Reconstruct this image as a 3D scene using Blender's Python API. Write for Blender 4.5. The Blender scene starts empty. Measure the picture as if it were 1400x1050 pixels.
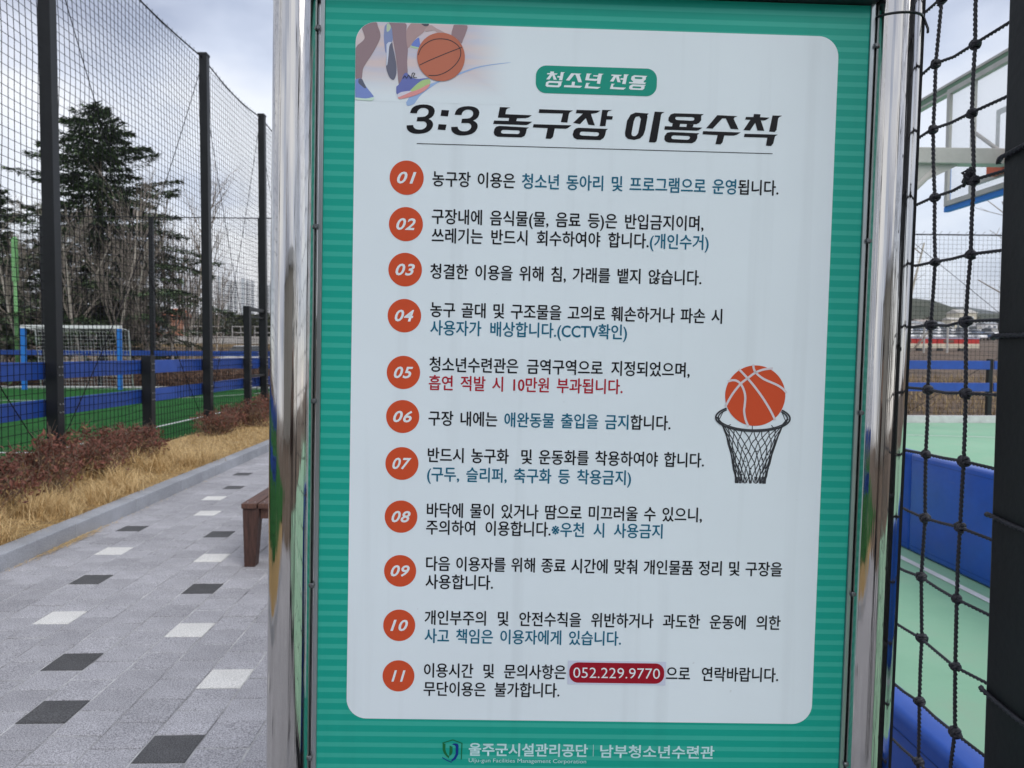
import bpy, bmesh, math, random
from mathutils import Vector, Matrix, noise
rad = math.radians
scene = bpy.context.scene
COL = scene.collection

# ------------------------------------------------------------------ camera, sky, sun, exposure
cam_data = bpy.data.cameras.new("camera")
cam = bpy.data.objects.new("camera", cam_data)
COL.objects.link(cam)
cam_data.sensor_width = 36.0
cam_data.lens = 25.714
cam_data.clip_start = 0.02
cam_data.clip_end = 12000
cam_data.dof.use_dof = True
cam_data.dof.focus_distance = 1.36
cam_data.dof.aperture_fstop = 9.5
CR = ((0.9995, -0.0042, -0.0322), (-0.0320, 0.0429, -0.9986), (0.0056, 0.9991, 0.0428))
# rows above give the camera axes' world x, y, z components
cam.matrix_world = Matrix(((CR[0][0], CR[0][1], CR[0][2], 0), (CR[1][0], CR[1][1], CR[1][2], 0),
                           (CR[2][0], CR[2][1], CR[2][2], 1.5), (0, 0, 0, 1)))
scene.camera = cam

SUN_EL, SUN_AZ = rad(44), rad(142)          # behind the viewer and to the right, veiled by cloud
world = bpy.data.worlds.new("World")
scene.world = world
world.use_nodes = True
wt = world.node_tree
wt.nodes.clear()
def wn(t, **k):
    n = wt.nodes.new(t)
    for a, b in k.items(): setattr(n, a, b)
    return n
w_out = wn('ShaderNodeOutputWorld')
w_sky = wn('ShaderNodeTexSky', sky_type='NISHITA', sun_disc=False, sun_elevation=SUN_EL, sun_rotation=SUN_AZ)
w_bg1 = wn('ShaderNodeBackground'); w_bg1.inputs[1].default_value = 0.12
w_bg2 = wn('ShaderNodeBackground'); w_bg2.inputs[1].default_value = 0.86
w_tc = wn('ShaderNodeTexCoord')
w_map = wn('ShaderNodeMapping'); w_map.inputs['Scale'].default_value = (1.0, 1.0, 2.1); w_map.inputs['Location'].default_value = (3.1, 0.4, 1.7)
w_noi = wn('ShaderNodeTexNoise'); w_noi.inputs['Scale'].default_value = 2.5; w_noi.inputs['Detail'].default_value = 5; w_noi.inputs['Roughness'].default_value = 0.52
w_ramp = wn('ShaderNodeValToRGB')
w_ramp.color_ramp.elements[0].position = 0.36; w_ramp.color_ramp.elements[0].color = (0.38, 0.41, 0.51, 1)
w_ramp.color_ramp.elements[1].position = 0.62; w_ramp.color_ramp.elements[1].color = (0.86, 0.865, 0.89, 1)
e = w_ramp.color_ramp.elements.new(0.5); e.color = (0.64, 0.67, 0.76, 1)
w_n2 = wn('ShaderNodeTexNoise'); w_n2.inputs['Scale'].default_value = 1.1; w_n2.inputs['Detail'].default_value = 3
w_r2 = wn('ShaderNodeMapRange'); w_r2.inputs[1].default_value = 0.45; w_r2.inputs[2].default_value = 0.7; w_r2.inputs[3].default_value = 0.97; w_r2.inputs[4].default_value = 0.62
w_mix = wn('ShaderNodeMixShader')
L = wt.links.new
L(w_tc.outputs['Generated'], w_map.inputs[0]); L(w_map.outputs[0], w_noi.inputs['Vector'])
L(w_noi.outputs[0], w_ramp.inputs[0]); L(w_ramp.outputs[0], w_bg2.inputs[0])
L(w_tc.outputs['Generated'], w_n2.inputs['Vector']); L(w_n2.outputs[0], w_r2.inputs[0])
L(w_sky.outputs[0], w_bg1.inputs[0])
L(w_r2.outputs[0], w_mix.inputs[0]); L(w_bg1.outputs[0], w_mix.inputs[1]); L(w_bg2.outputs[0], w_mix.inputs[2])
L(w_mix.outputs[0], w_out.inputs[0])

sun_data = bpy.data.lights.new("sun", 'SUN')
sun_data.energy = 1.0
sun_data.angle = rad(34)
sun_data.color = (1.0, 0.97, 0.92)
sun = bpy.data.objects.new("sun", sun_data)
COL.objects.link(sun)
sd = Vector((math.sin(SUN_AZ) * math.cos(SUN_EL), math.cos(SUN_AZ) * math.cos(SUN_EL), math.sin(SUN_EL)))
sun.rotation_euler = sd.to_track_quat('Z', 'Y').to_euler()

scene.view_settings.view_transform = 'Standard'
scene.view_settings.look = 'None'
scene.view_settings.gamma = 1.0
scene.view_settings.exposure = 0.60
scene.view_settings.use_curve_mapping = False
scene.cycles.max_bounces = 8
scene.cycles.transparent_max_bounces = 16
scene.cycles.volume_bounces = 0
scene.cycles.sample_clamp_indirect = 6.0

# ------------------------------------------------------------------ helpers
RND = random.Random(7)
_mats = {}
def mat(name, color, rough=0.6, metal=0.0, nscale=0, namt=0.12, bump=0.0, bscale=0, spec=0.5, stretch=(1, 1, 1), alpha=1, trans=0, coat=0, hue=None):
    """Principled material with a little procedural variation of its base colour and relief."""
    if name in _mats: return _mats[name]
    m = bpy.data.materials.new(name); m.use_nodes = True
    nt = m.node_tree; b = nt.nodes['Principled BSDF']
    b.inputs['Roughness'].default_value = rough; b.inputs['Metallic'].default_value = metal
    b.inputs['Specular IOR Level'].default_value = spec
    b.inputs['Alpha'].default_value = alpha; b.inputs['Transmission Weight'].default_value = trans
    b.inputs['Coat Weight'].default_value = coat
    c = (*color, 1)
    if nscale:
        tc = nt.nodes.new('ShaderNodeTexCoord'); mp = nt.nodes.new('ShaderNodeMapping'); mp.inputs['Scale'].default_value = stretch
        n = nt.nodes.new('ShaderNodeTexNoise'); n.inputs['Scale'].default_value = nscale; n.inputs['Detail'].default_value = 6; n.inputs['Roughness'].default_value = 0.65
        r = nt.nodes.new('ShaderNodeValToRGB')
        lo = tuple(max(0, x * (1 - namt)) for x in color); hi = tuple(min(1, x * (1 + namt)) for x in color)
        if hue: hi = hue
        r.color_ramp.elements[0].position = 0.3; r.color_ramp.elements[0].color = (*lo, 1)
        r.color_ramp.elements[1].position = 0.7; r.color_ramp.elements[1].color = (*hi, 1)
        nt.links.new(tc.outputs['Object'], mp.inputs[0]); nt.links.new(mp.outputs[0], n.inputs['Vector'])
        nt.links.new(n.outputs[0], r.inputs[0]); nt.links.new(r.outputs[0], b.inputs['Base Color'])
    else:
        b.inputs['Base Color'].default_value = c
    if bump:
        tc = nt.nodes.new('ShaderNodeTexCoord'); n = nt.nodes.new('ShaderNodeTexNoise'); n.inputs['Scale'].default_value = bscale; n.inputs['Detail'].default_value = 4
        mp2 = nt.nodes.new('ShaderNodeMapping'); mp2.inputs['Scale'].default_value = stretch
        bp = nt.nodes.new('ShaderNodeBump'); bp.inputs['Strength'].default_value = bump; bp.inputs['Distance'].default_value = 0.01
        nt.links.new(tc.outputs['Object'], mp2.inputs[0]); nt.links.new(mp2.outputs[0], n.inputs['Vector'])
        nt.links.new(n.outputs[0], bp.inputs['Height']); nt.links.new(bp.outputs[0], b.inputs['Normal'])
    _mats[name] = m
    return m

class MB:
    """collects shapes and links them as one mesh object"""
    def __init__(s): s.v = []; s.f = []; s.m = []
    def face(s, pts, mi=0):
        i = len(s.v); s.v += [tuple(p) for p in pts]; s.f.append(tuple(range(i, i + len(pts)))); s.m.append(mi)
    def box(s, x0, x1, y0, y1, z0, z1, mi=0):
        i = len(s.v)
        s.v += [(x0, y0, z0), (x1, y0, z0), (x1, y1, z0), (x0, y1, z0), (x0, y0, z1), (x1, y0, z1), (x1, y1, z1), (x0, y1, z1)]
        for q in ((0, 3, 2, 1), (4, 5, 6, 7), (0, 1, 5, 4), (1, 2, 6, 5), (2, 3, 7, 6), (3, 0, 4, 7)):
            s.f.append(tuple(i + k for k in q)); s.m.append(mi)
    def cbox(s, x0, x1, y0, y1, z0, z1, c, mi=0, bottom=False):
        """box whose top edges are chamfered by c"""
        i = len(s.v)
        s.v += [(x0, y0, z0), (x1, y0, z0), (x1, y1, z0), (x0, y1, z0), (x0, y0, z1 - c), (x1, y0, z1 - c), (x1, y1, z1 - c), (x0, y1, z1 - c),
                (x0 + c, y0 + c, z1), (x1 - c, y0 + c, z1), (x1 - c, y1 - c, z1), (x0 + c, y1 - c, z1)]
        q = [(8, 9, 10, 11)]
        for a in range(4):
            b = (a + 1) % 4
            q += [(a, b, 4 + b, 4 + a), (4 + a, 4 + b, 8 + b, 8 + a)]
        if bottom: q.append((3, 2, 1, 0))
        for k in q: s.f.append(tuple(i + j for j in k)); s.m.append(mi)
    def tube(s, pts, r, n=6, mi=0, cap=True):
        pts = [Vector(p) for p in pts]
        rr = r if isinstance(r, (list, tuple)) else [r] * len(pts)
        i0 = len(s.v); up = None
        for k, p in enumerate(pts):
            d = (pts[min(k + 1, len(pts) - 1)] - pts[max(k - 1, 0)])
            if d.length < 1e-9: d = Vector((0, 0, 1))
            d.normalize()
            if up is None: up = Vector((0, 0, 1)) if abs(d.z) < 0.9 else Vector((0, 1, 0))
            a = d.cross(up)
            if a.length < 1e-6: a = d.orthogonal()
            a.normalize(); b = a.cross(d); up = b
            for j in range(n):
                t = 2 * math.pi * (j + 0.5) / n
                s.v.append(tuple(p + a * (rr[k] * math.cos(t)) + b * (rr[k] * math.sin(t))))
        for k in range(len(pts) - 1):
            for j in range(n):
                j2 = (j + 1) % n
                s.f.append((i0 + k * n + j, i0 + k * n + j2, i0 + (k + 1) * n + j2, i0 + (k + 1) * n + j)); s.m.append(mi)
        if cap and n > 2:
            s.f.append(tuple(i0 + j for j in range(n))[::-1]); s.m.append(mi)
            e0 = i0 + (len(pts) - 1) * n
            s.f.append(tuple(e0 + j for j in range(n))); s.m.append(mi)
    def lathe(s, prof, n=24, mi=0, c=(0, 0, 0)):
        i0 = len(s.v)
        for r, z in prof:
            for j in range(n):
                t = 2 * math.pi * j / n
                s.v.append((c[0] + r * math.cos(t), c[1] + r * math.sin(t), c[2] + z))
        for k in range(len(prof) - 1):
            for j in range(n):
                j2 = (j + 1) % n
                s.f.append((i0 + k * n + j, i0 + k * n + j2, i0 + (k + 1) * n + j2, i0 + (k + 1) * n + j)); s.m.append(mi)
    def grid(s, nx, ny, fn, mi=0):
        i0 = len(s.v)
        for j in range(ny + 1):
            for i in range(nx + 1): s.v.append(tuple(fn(i / nx, j / ny)))
        for j in range(ny):
            for i in range(nx):
                a = i0 + j * (nx + 1) + i
                s.f.append((a, a + 1, a + nx + 2, a + nx + 1)); s.m.append(mi)
    def mesh(s, name, mats, smooth=False, bevel=0, weld=False):
        me = bpy.data.meshes.new(name)
        me.from_pydata(s.v, [], s.f)
        if not isinstance(mats, (list, tuple)): mats = [mats]
        for m in mats: me.materials.append(m)
        if len(mats) > 1: me.polygons.foreach_set('material_index', s.m)
        if bevel or weld:
            bm = bmesh.new(); bm.from_mesh(me)
            bmesh.ops.remove_doubles(bm, verts=bm.verts, dist=1e-5)
            if bevel: bmesh.ops.bevel(bm, geom=bm.edges[:], offset=bevel, segments=2, profile=0.6, affect='EDGES')
            bm.to_mesh(me); bm.free()
        if smooth: me.polygons.foreach_set('use_smooth', [True] * len(me.polygons))
        me.update()
        return me
    def build(s, name, mats, parent=None, smooth=False, bevel=0, weld=False):
        return link(name, s.mesh(name, mats, smooth, bevel, weld), parent)
def link(name, data, parent=None):
    o = bpy.data.objects.new(name, data); COL.objects.link(o)
    if parent: o.parent = parent
    return o
def tag(o, label=None, cat=None, group=None, kind=None):
    if label: o['label'] = label
    if cat: o['category'] = cat
    if group: o['group'] = group
    if kind: o['kind'] = kind
    return o
def empty(name, loc=(0, 0, 0), rz=0):
    o = bpy.data.objects.new(name, None); COL.objects.link(o); o.location = loc; o.rotation_euler = (0, 0, rz); o.empty_display_size = 0.2
    return o
def copy_tree(o, parent=None):
    c = o.copy(); COL.objects.link(c); c.parent = parent
    for ch in [x for x in COL.objects if x.parent is o]: copy_tree(ch, c)
    return c
def lerp(a, b, t): return a + (b - a) * t
def interp(x, pts):
    if x <= pts[0][0]: return pts[0][1]
    for (a, b), (c, d) in zip(pts, pts[1:]):
        if x <= c: return lerp(b, d, (x - a) / (c - a))
    return pts[-1][1]

# ------------------------------------------------------------------ ground
RAMP_R = [(17, 0), (24, 0.75), (40, 1.75), (60, 2.3), (140, 4.4), (190, 7.4), (260, 10.3), (400, 14), (600, 15), (5000, 15)]
RAMP_L = [(30, 0), (45, 0.4), (60, 0.45), (66, 1.9), (73, 2.25), (140, 4.4), (190, 7.4), (260, 10.3), (400, 14), (600, 15), (5000, 15)]
def ground_h(x, y):
    t = min(1, max(0, (x + 2) / 6)); t = t * t * (3 - 2 * t)
    return lerp(interp(y, RAMP_L), interp(y, RAMP_R), t) - 0.06

m_soil = mat('dry_soil', (0.085, 0.058, 0.042), 0.95, nscale=0.9, namt=0.45, bump=0.6, bscale=9, hue=(0.17, 0.115, 0.075))
g = MB()
ys = [-60, -30, -12, 0, 8, 14, 17, 19, 21, 24, 27, 30, 33, 36, 40, 45, 50, 55, 60, 63, 66, 69, 73, 80, 100, 120, 140, 165, 190, 225, 260, 330, 400, 500, 650, 900, 1400, 2500, 5100]
xs = [-2500, -1200, -600, -300, -150, -80, -50, -30, -20, -12, -6, -2, -1, 0, 1, 2, 3, 4, 6, 12, 18, 24, 32, 50, 80, 120, 200, 350, 700, 1400, 2500]
g.grid(len(xs) - 1, len(ys) - 1, lambda u, v: (xs[round(u * (len(xs) - 1))], ys[round(v * (len(ys) - 1))], ground_h(xs[round(u * (len(xs) - 1))], ys[round(v * (len(ys) - 1))]) + (RND.uniform(-.12, .12) if ys[round(v * (len(ys) - 1))] > 45 else 0)))
tag(g.build('ground', m_soil), kind='structure')

# hills beyond the field
def hills(name, y0, y1, crest, m, z0=14, rough=6, seed=1):
    b = MB(); nx = 150; ny = 14
    x0, x1 = crest[0][0], crest[-1][0]
    def fn(u, v):
        x = lerp(x0, x1, u); y = lerp(y0, y1, v)
        prof = math.sin(math.pi * min(1, v * 1.0)) ** 0.8 if 0 < v < 1 else 0
        h = interp(x, crest)
        n = noise.fractal(Vector((x * .012 + seed, y * .012, seed)), 0.8, 2.1, 5)
        return (x, y, z0 - 1.5 + max(0, (h - z0) * prof + n * rough * prof))
    b.grid(nx, ny, fn)
    return tag(b.build(name, m, smooth=True), kind='structure')
m_hill1 = mat('hill_scrub', (0.040, 0.050, 0.038), 0.95, nscale=0.12, namt=0.5, bump=0.9, bscale=0.6, hue=(0.085, 0.085, 0.065))
m_hill2 = mat('hill_wood', (0.040, 0.062, 0.030), 0.95, nscale=0.08, namt=0.5, bump=0.9, bscale=0.5, hue=(0.07, 0.075, 0.05))
m_hill3 = mat('far_mountain', (0.05, 0.065, 0.06), 0.95, nscale=0.01, namt=0.4)
# crest heights come from how high each ridge stands above the field line
hills('low_hill', 420, 620, [(-900, 22), (-300, 24), (150, 30), (240, 44), (300, 42), (318, 34), (350, 33), (420, 34), (600, 38), (1000, 30)], m_hill2, 14, 2.2, 3)
hills('hill', 700, 1100, [(-1700, 60), (-700, 45), (200, 50), (420, 66), (520, 62), (560, 40), (590, 32), (600, 30), (615, 44), (650, 58), (700, 66), (900, 72), (1500, 60)], m_hill1, 15, 4, 9)
hills('mountain', 1500, 2300, [(-1500, 70), (0, 78), (900, 80), (1130, 90), (1190, 112), (1230, 124), (1290, 96), (1350, 82), (1800, 70)], m_hill3, 15, 16, 5)

# ------------------------------------------------------------------ pavement of separate blocks
m_joint = mat('joint_sand', (0.12, 0.115, 0.12), 0.95, nscale=3.2, namt=0.5, bump=0.4, bscale=60, hue=(0.70, 0.70, 0.70))
def block_mat(name, col, amt, grain, fleck):
    m = mat(name, col, 0.85, nscale=7, namt=amt, bump=0.35, bscale=260)
    nt = m.node_tree; b = nt.nodes['Principled BSDF']; src = b.inputs['Base Color'].links[0].from_socket
    tc = nt.nodes.new('ShaderNodeTexCoord')
    n = nt.nodes.new('ShaderNodeTexNoise'); n.inputs['Scale'].default_value = 190; n.inputs['Detail'].default_value = 2
    r = nt.nodes.new('ShaderNodeMapRange'); r.inputs[1].default_value = 0.36; r.inputs[2].default_value = 0.64; r.inputs[3].default_value = 1 - grain; r.inputs[4].default_value = 1 + grain
    oi = nt.nodes.new('ShaderNodeObjectInfo')
    r2 = nt.nodes.new('ShaderNodeMapRange'); r2.inputs[3].default_value = 1 - fleck; r2.inputs[4].default_value = 1 + fleck
    mul = nt.nodes.new('ShaderNodeMath'); mul.operation = 'MULTIPLY'
    # broad dirt that runs over many blocks
    n3 = nt.nodes.new('ShaderNodeTexNoise'); n3.inputs['Scale'].default_value = 1.3; n3.inputs['Detail'].default_value = 5
    geo = nt.nodes.new('ShaderNodeNewGeometry')
    r3 = nt.nodes.new('ShaderNodeMapRange'); r3.inputs[1].default_value = 0.3; r3.inputs[2].default_value = 0.7; r3.inputs[3].default_value = 0.83; r3.inputs[4].default_value = 1.12
    mul2 = nt.nodes.new('ShaderNodeMath'); mul2.operation = 'MULTIPLY'
    vm = nt.nodes.new('ShaderNodeVectorMath'); vm.operation = 'SCALE'
    k = nt.links.new
    k(geo.outputs['Position'], n3.inputs['Vector']); k(n3.outputs[0], r3.inputs[0]); k(geo.outputs['Position'], n.inputs['Vector']); k(n.outputs[0], r.inputs[0])
    k(oi.outputs['Random'], r2.inputs[0]); k(r.outputs[0], mul.inputs[0]); k(r2.outputs[0], mul.inputs[1])
    k(mul.outputs[0], mul2.inputs[0]); k(r3.outputs[0], mul2.inputs[1]); k(src, vm.inputs[0]); k(mul2.outputs[0], vm.inputs['Scale']); k(vm.outputs[0], b.inputs['Base Color'])
    return m
m_grey = block_mat('grey_granite_block', (0.385, 0.380, 0.402), 0.10, 0.42, 0.10)
m_white = block_mat('white_block', (0.72, 0.71, 0.68), 0.05, 0.22, 0.03)
m_dark = block_mat('charcoal_block', (0.085, 0.085, 0.088), 0.18, 0.40, 0.15)
b = MB(); b.box(-3.28, 0.86, -4.0, 30.0, -0.05, -0.0035)
pavement = tag(b.build('pavement', m_joint), kind='structure')
dark_c = [(-1.8, 3.05), (-1.2, 2.757), (-2.0, 3.55), (-1.8, 4.646), (-2.6, 4.807), (-3.0, 6.163), (-2.2, 5.995), (-3.0, 9.07), (-2.8, 8.2), (-0.6, 3.75), (-1.0, 5.2), (-0.2, 2.2), (-1.4, 7.6), (-0.4, 5.95), (-2.2, 10.6), (-1.2, 9.4), (-2.6, 1.9), (-1.0, 1.2), (-2.2, 0.9), (0.2, 3.4), (0.4, 1.4), (-3.0, 12.0), (-1.8, 12.5)]
white_c = [(-2.4, 4.135), (-1.6, 3.951), (-1.2, 3.357), (-2.8, 5.476), (-2.0, 5.33), (-2.6, 6.757), (-2.8, 7.43), (-0.8, 4.55), (-1.4, 6.15), (-0.2, 4.95), (-1.8, 7.1), (-0.6, 6.95), (-2.4, 9.5), (-1.4, 8.6), (-0.4, 2.9), (-2.4, 2.4), (-0.8, 1.9), (-1.6, 1.1), (0.4, 4.2), (0.2, 2.3), (-2.8, 11.2), (-2.0, 11.8), (-3.0, 3.1)]
S = 0.1985                                           # course of the blocks along the path
cells = []
for k in range(-16, 5):
    off = 0.155 if k % 2 == 0 else 0.055
    for j in range(-22, 74):
        yc = off + j * S + 0.006
        if k == -16: xc, w = -3.190, 0.172
        else: xc, w = k * 0.2, 0.194
        cells.append((xc, yc, w))
kind = {}
for lst, mm in ((dark_c, 2), (white_c, 1)):
    for (x, y) in lst:
        i = min(range(len(cells)), key=lambda q: abs(cells[q][0] - x) * 3 + abs(cells[q][1] - y)); kind[i] = mm
paver_meshes = {}
for vi in range(4):
    for mi, mm in enumerate((m_grey, m_white, m_dark)):
        b = MB(); b.cbox(-0.0970, 0.0970, -0.0962, 0.0962, -0.045, 0, 0.0034)
        r_ = random.Random(vi)
        b.v = [(x + r_.uniform(-.0009, .0009), y + r_.uniform(-.0009, .0009), z) for x, y, z in b.v]
        paver_meshes[(vi, mi)] = b.mesh('paver', mm)
def in_view(x, y):
    return y > 2.2 and 668 + 1000 * (x + .12) / y > -30 and 668 + 1000 * (x - .12) / y < 385
near = sorted([i for i, c in enumerate(cells) if in_view(c[0], c[1]) and c[2] > .1], key=lambda i: cells[i][1])[:300]
nearset = set(near)
for i in near:
    xc, yc, w = cells[i]
    o = link('paver', paver_meshes[(RND.randrange(4), kind.get(i, 0))], pavement)
    o.location = (xc, yc, RND.uniform(-.0018, .0018)); o.rotation_euler = (RND.uniform(-.009, .009), RND.uniform(-.009, .009), RND.uniform(-.004, .004))
rest = MB()
for i, (xc, yc, w) in enumerate(cells):
    if i in nearset: continue
    dz = RND.uniform(-.001, .001)
    rest.cbox(xc - w / 2, xc + w / 2, yc - .0962, yc + .0962, -0.045, dz, 0.0034, kind.get(i, 0))
tag(rest.build('paver_field', [m_grey, m_white, m_dark], pavement), kind='stuff')

# kerb of metre-long stones
m_kerb = block_mat('kerb_granite', (0.34, 0.352, 0.38), 0.10, 0.22, 0.05)
kerb = tag(empty('kerb', (-3.36, 0, 0)), kind='structure')
kb = MB(); kb.box(-0.08, 0.08, -0.4975, 0.4975, -0.1, 0.12)
kme = kb.mesh('kerb_stone', m_kerb, bevel=0.009)
for j in range(-4, 26):
    o = link('kerb_stone', kme, kerb); o.location = (RND.uniform(-.0015, .0015), 0.38 + j, RND.uniform(-.0015, .0015)); o.rotation_euler = (0, 0, RND.uniform(-.001, .001))
# planting strip behind the kerb
m_litter = mat('planter_soil', (0.30, 0.20, 0.085), 0.95, nscale=16, namt=0.55, bump=0.8, bscale=45, hue=(0.52, 0.34, 0.13))
b = MB(); b.grid(6, 120, lambda u, v: (lerp(-4.95, -3.442, u), lerp(-4, 27, v), 0.10 + 0.045 * math.sin(math.pi * u) + 0.015 * noise.noise(Vector((u * 4, v * 90, 0)))))
tag(b.build('planting_strip', m_litter, smooth=True), kind='structure')

# football pitch
m_turf = mat('artificial_turf', (0.016, 0.105, 0.020), 0.95, nscale=2.2, namt=0.30, bump=0.8, bscale=160, spec=0.15)
m_line = mat('line_paint', (0.72, 0.74, 0.72), 0.8, nscale=20, namt=0.12)
b = MB(); b.box(-45, -4.95, -8, 28.75, -0.05, 0.05)
tag(b.build('football_pitch', m_turf), kind='structure')
def line_seg(bm, x0, y0, x1, y1, w, z, mi=0):
    d = Vector((x1 - x0, y1 - y0, 0)).normalized() * 1; n = Vector((-d.y, d.x, 0)) * w / 2
    bm.face([(x0 - n.x, y0 - n.y, z), (x1 - n.x, y1 - n.y, z), (x1 + n.x, y1 + n.y, z), (x0 + n.x, y0 + n.y, z)], mi)
b = MB()
line_seg(b, -6.3, 10.52, -6.3, 27.9, 0.08, 0.0545)
line_seg(b, -6.26, 10.48, -44, 10.48, 0.08, 0.0545)
line_seg(b, -6.26, 27.94, -44, 27.94, 0.08, 0.0545)
line_seg(b, -12.6, 21.4, -36, 21.4, 0.08, 0.0545)
pts = [(-12.6 + 5.0 * math.sin(t), 27.9 - 6.5 * math.cos(t)) for t in [k * math.pi / 2 / 14 for k in range(15)]]
for p, q in zip(pts, pts[1:]): line_seg(b, p[0], p[1], q[0], q[1], 0.08, 0.0545)
tag(b.build('pitch_markings', m_line), kind='structure')
b = MB(); b.box(-45, -5.0, 28.76, 28.96, -0.05, 0.11)
tag(b.build('pitch_edging', mat('pale_concrete', (0.55, 0.56, 0.56), 0.85, nscale=6, namt=0.15)), kind='structure')

# basketball court
m_court = mat('court_coating', (0.25, 0.50, 0.32), 0.75, nscale=0.8, namt=0.10, bump=0.15, bscale=300, hue=(0.31, 0.55, 0.37))
b = MB(); b.box(0.88, 16, -6, 15.85, -0.06, 0.0)
def wear(m, dirt, amount, scale, scratch):
    """dust patches and fine scuffs over a painted surface"""
    nt = m.node_tree; bs_ = nt.nodes['Principled BSDF']; k = nt.links.new
    src = bs_.inputs['Base Color'].links[0].from_socket
    geo = nt.nodes.new('ShaderNodeNewGeometry')
    n = nt.nodes.new('ShaderNodeTexNoise'); n.inputs['Scale'].default_value = scale; n.inputs['Detail'].default_value = 8; n.inputs['Roughness'].default_value = .7
    r = nt.nodes.new('ShaderNodeMapRange'); r.inputs[1].default_value = .48; r.inputs[2].default_value = .78; r.inputs[4].default_value = amount
    mp = nt.nodes.new('ShaderNodeMapping'); mp.inputs['Scale'].default_value = (scale * 22, scale * 3, scale * 22); mp.inputs['Rotation'].default_value = (0, 0, .5)
    n2 = nt.nodes.new('ShaderNodeTexNoise'); n2.inputs['Scale'].default_value = 1; n2.inputs['Detail'].default_value = 3
    r2 = nt.nodes.new('ShaderNodeMapRange'); r2.inputs[1].default_value = .68; r2.inputs[2].default_value = .76; r2.inputs[4].default_value = scratch
    ad = nt.nodes.new('ShaderNodeMath'); ad.operation = 'MAXIMUM'; mx = nt.nodes.new('ShaderNodeMix'); mx.data_type = 'RGBA'; mx.inputs[7].default_value = (*dirt, 1)
    k(geo.outputs['Position'], n.inputs['Vector']); k(n.outputs[0], r.inputs[0]); k(geo.outputs['Position'], mp.inputs[0]); k(mp.outputs[0], n2.inputs['Vector']); k(n2.outputs[0], r2.inputs[0])
    k(r.outputs[0], ad.inputs[0]); k(r2.outputs[0], ad.inputs[1]); k(ad.outputs[0], mx.inputs[0]); k(src, mx.inputs[6]); k(mx.outputs[2], bs_.inputs['Base Color'])
wear(m_court, (0.30, 0.36, 0.27), 0.55, 1.6, 0.30)
wear(m_line, (0.38, 0.40, 0.36), 0.5, 2.5, 0.4)
tag(b.build('basketball_court', m_court), kind='structure')
b = MB()
line_seg(b, 3.06, -5.5, 3.06, 15.2, 0.055, 0.004)
pts = [(lerp(5.2, 12.5, t), 13.95 - 1.9 * t + 0.15 * math.sin(math.pi * t)) for t in [k / 16 for k in range(17)]]
for p, q in zip(pts, pts[1:]): line_seg(b, p[0], p[1], q[0], q[1], 0.055, 0.004)
tag(b.build('court_markings', m_line), kind='structure')
b = MB(); b.box(2.6, 16, 15.87, 16.07, -0.06, 0.15)
tag(b.build('court_kerb', _mats['pale_concrete']), kind='structure')

# ------------------------------------------------------------------ fences
m_post = mat('black_powder_coat', (0.0095, 0.011, 0.013), 0.45, nscale=3, namt=0.25, bump=0.05, bscale=80, spec=0.35)
m_net = mat('black_netting', (0.012, 0.012, 0.015), 0.85, spec=0.2)
m_blue = mat('blue_board', (0.012, 0.065, 0.34), 0.45, nscale=5, namt=0.14)
m_bolt = mat('zinc_bolt', (0.5, 0.5, 0.52), 0.35, 0.9)

def net_sheet(name, p0, p1, z0, z1, cell, r, parent, sag=0.012, seed=0, step=5):
    """a square-mesh net hung in the vertical plane from p0 to p1"""
    d = Vector((p1[0] - p0[0], p1[1] - p0[1], 0)); Ln = d.length; d.normalize(); nrm = Vector((-d.y, d.x, 0))
    nu, nv = round(Ln / cell), round((z1 - z0) / cell); b = MB(); pz = {}
    def P(i, j):
        if (i, j) not in pz:
            u, z = Ln * i / nu, z0 + (z1 - z0) * j / nv
            q = Vector((u * .9 + seed, z * .9, seed)); e = min(1, i / 4, (nu - i) / 4, j / 4, (nv - j) / 4)
            du = noise.noise(q) * sag * 2.2 * e + noise.noise(q * 3.1) * sag * e; dz = noise.noise(q + Vector((9, 9, 9))) * sag * 2.0 * e + noise.noise(q * 3.7 + Vector((1, 7, 3))) * sag * e
            dn = noise.noise(q * .6 + Vector((3, 1, 5))) * sag * 3 * e
            pz[(i, j)] = Vector((p0[0], p0[1], 0)) + d * (u + du) + nrm * dn + Vector((0, 0, z + dz))
        return pz[(i, j)]
    for i in range(nu + 1):
        b.tube([P(i, j) for j in sorted(set(list(range(0, nv, step)) + [nv]))], r, 3, cap=False)
    for j in range(nv + 1):
        b.tube([P(i, j) for i in sorted(set(list(range(0, nu, step)) + [nu]))], r, 3, cap=False)
    return b.build(name, m_net, parent)

def post_mesh(w, h, cap=True):
    b = MB(); b.box(-w / 2, w / 2, -w / 2, w / 2, -0.2, h); me = b.mesh('post', m_post, bevel=0.006); return me

# --- tall fence along the near side of the pitch
FX = -4.77
f1 = empty('ball_stop_fence', (FX, 0, 0.12))
tag(f1, 'tall black net fence with blue rebound boards between the football pitch and the shrubs', 'fence')
tall = [-0.6, 3.8, 8.2, 12.6, 15.72, 20.1, 24.5, 28.6]
pm_t, pm_s, pm_g = post_mesh(0.13, 6.30), post_mesh(0.13, 1.31), post_mesh(0.12, 2.27)
for y in tall:
    o = link('post', pm_t, f1); o.location = (0, y, 0)
    c = MB(); c.cbox(-0.072, 0.072, -0.072, 0.072, 6.30, 6.345, 0.012, bottom=True); cc = c.build('post_cap', m_post, o)
for y in (1.6, 6.0, 10.42, 17.9, 22.3, 26.5):
    o = link('post', pm_s, f1); o.location = (0, y, 0)
o = link('post', pm_g, f1); o.location = (0, 14.66, 0)
b = MB(); b.box(-0.035, 0.035, 14.72, 15.66, 2.19, 2.26); b.build('gate_bar', m_post, f1, bevel=0.004)
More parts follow.
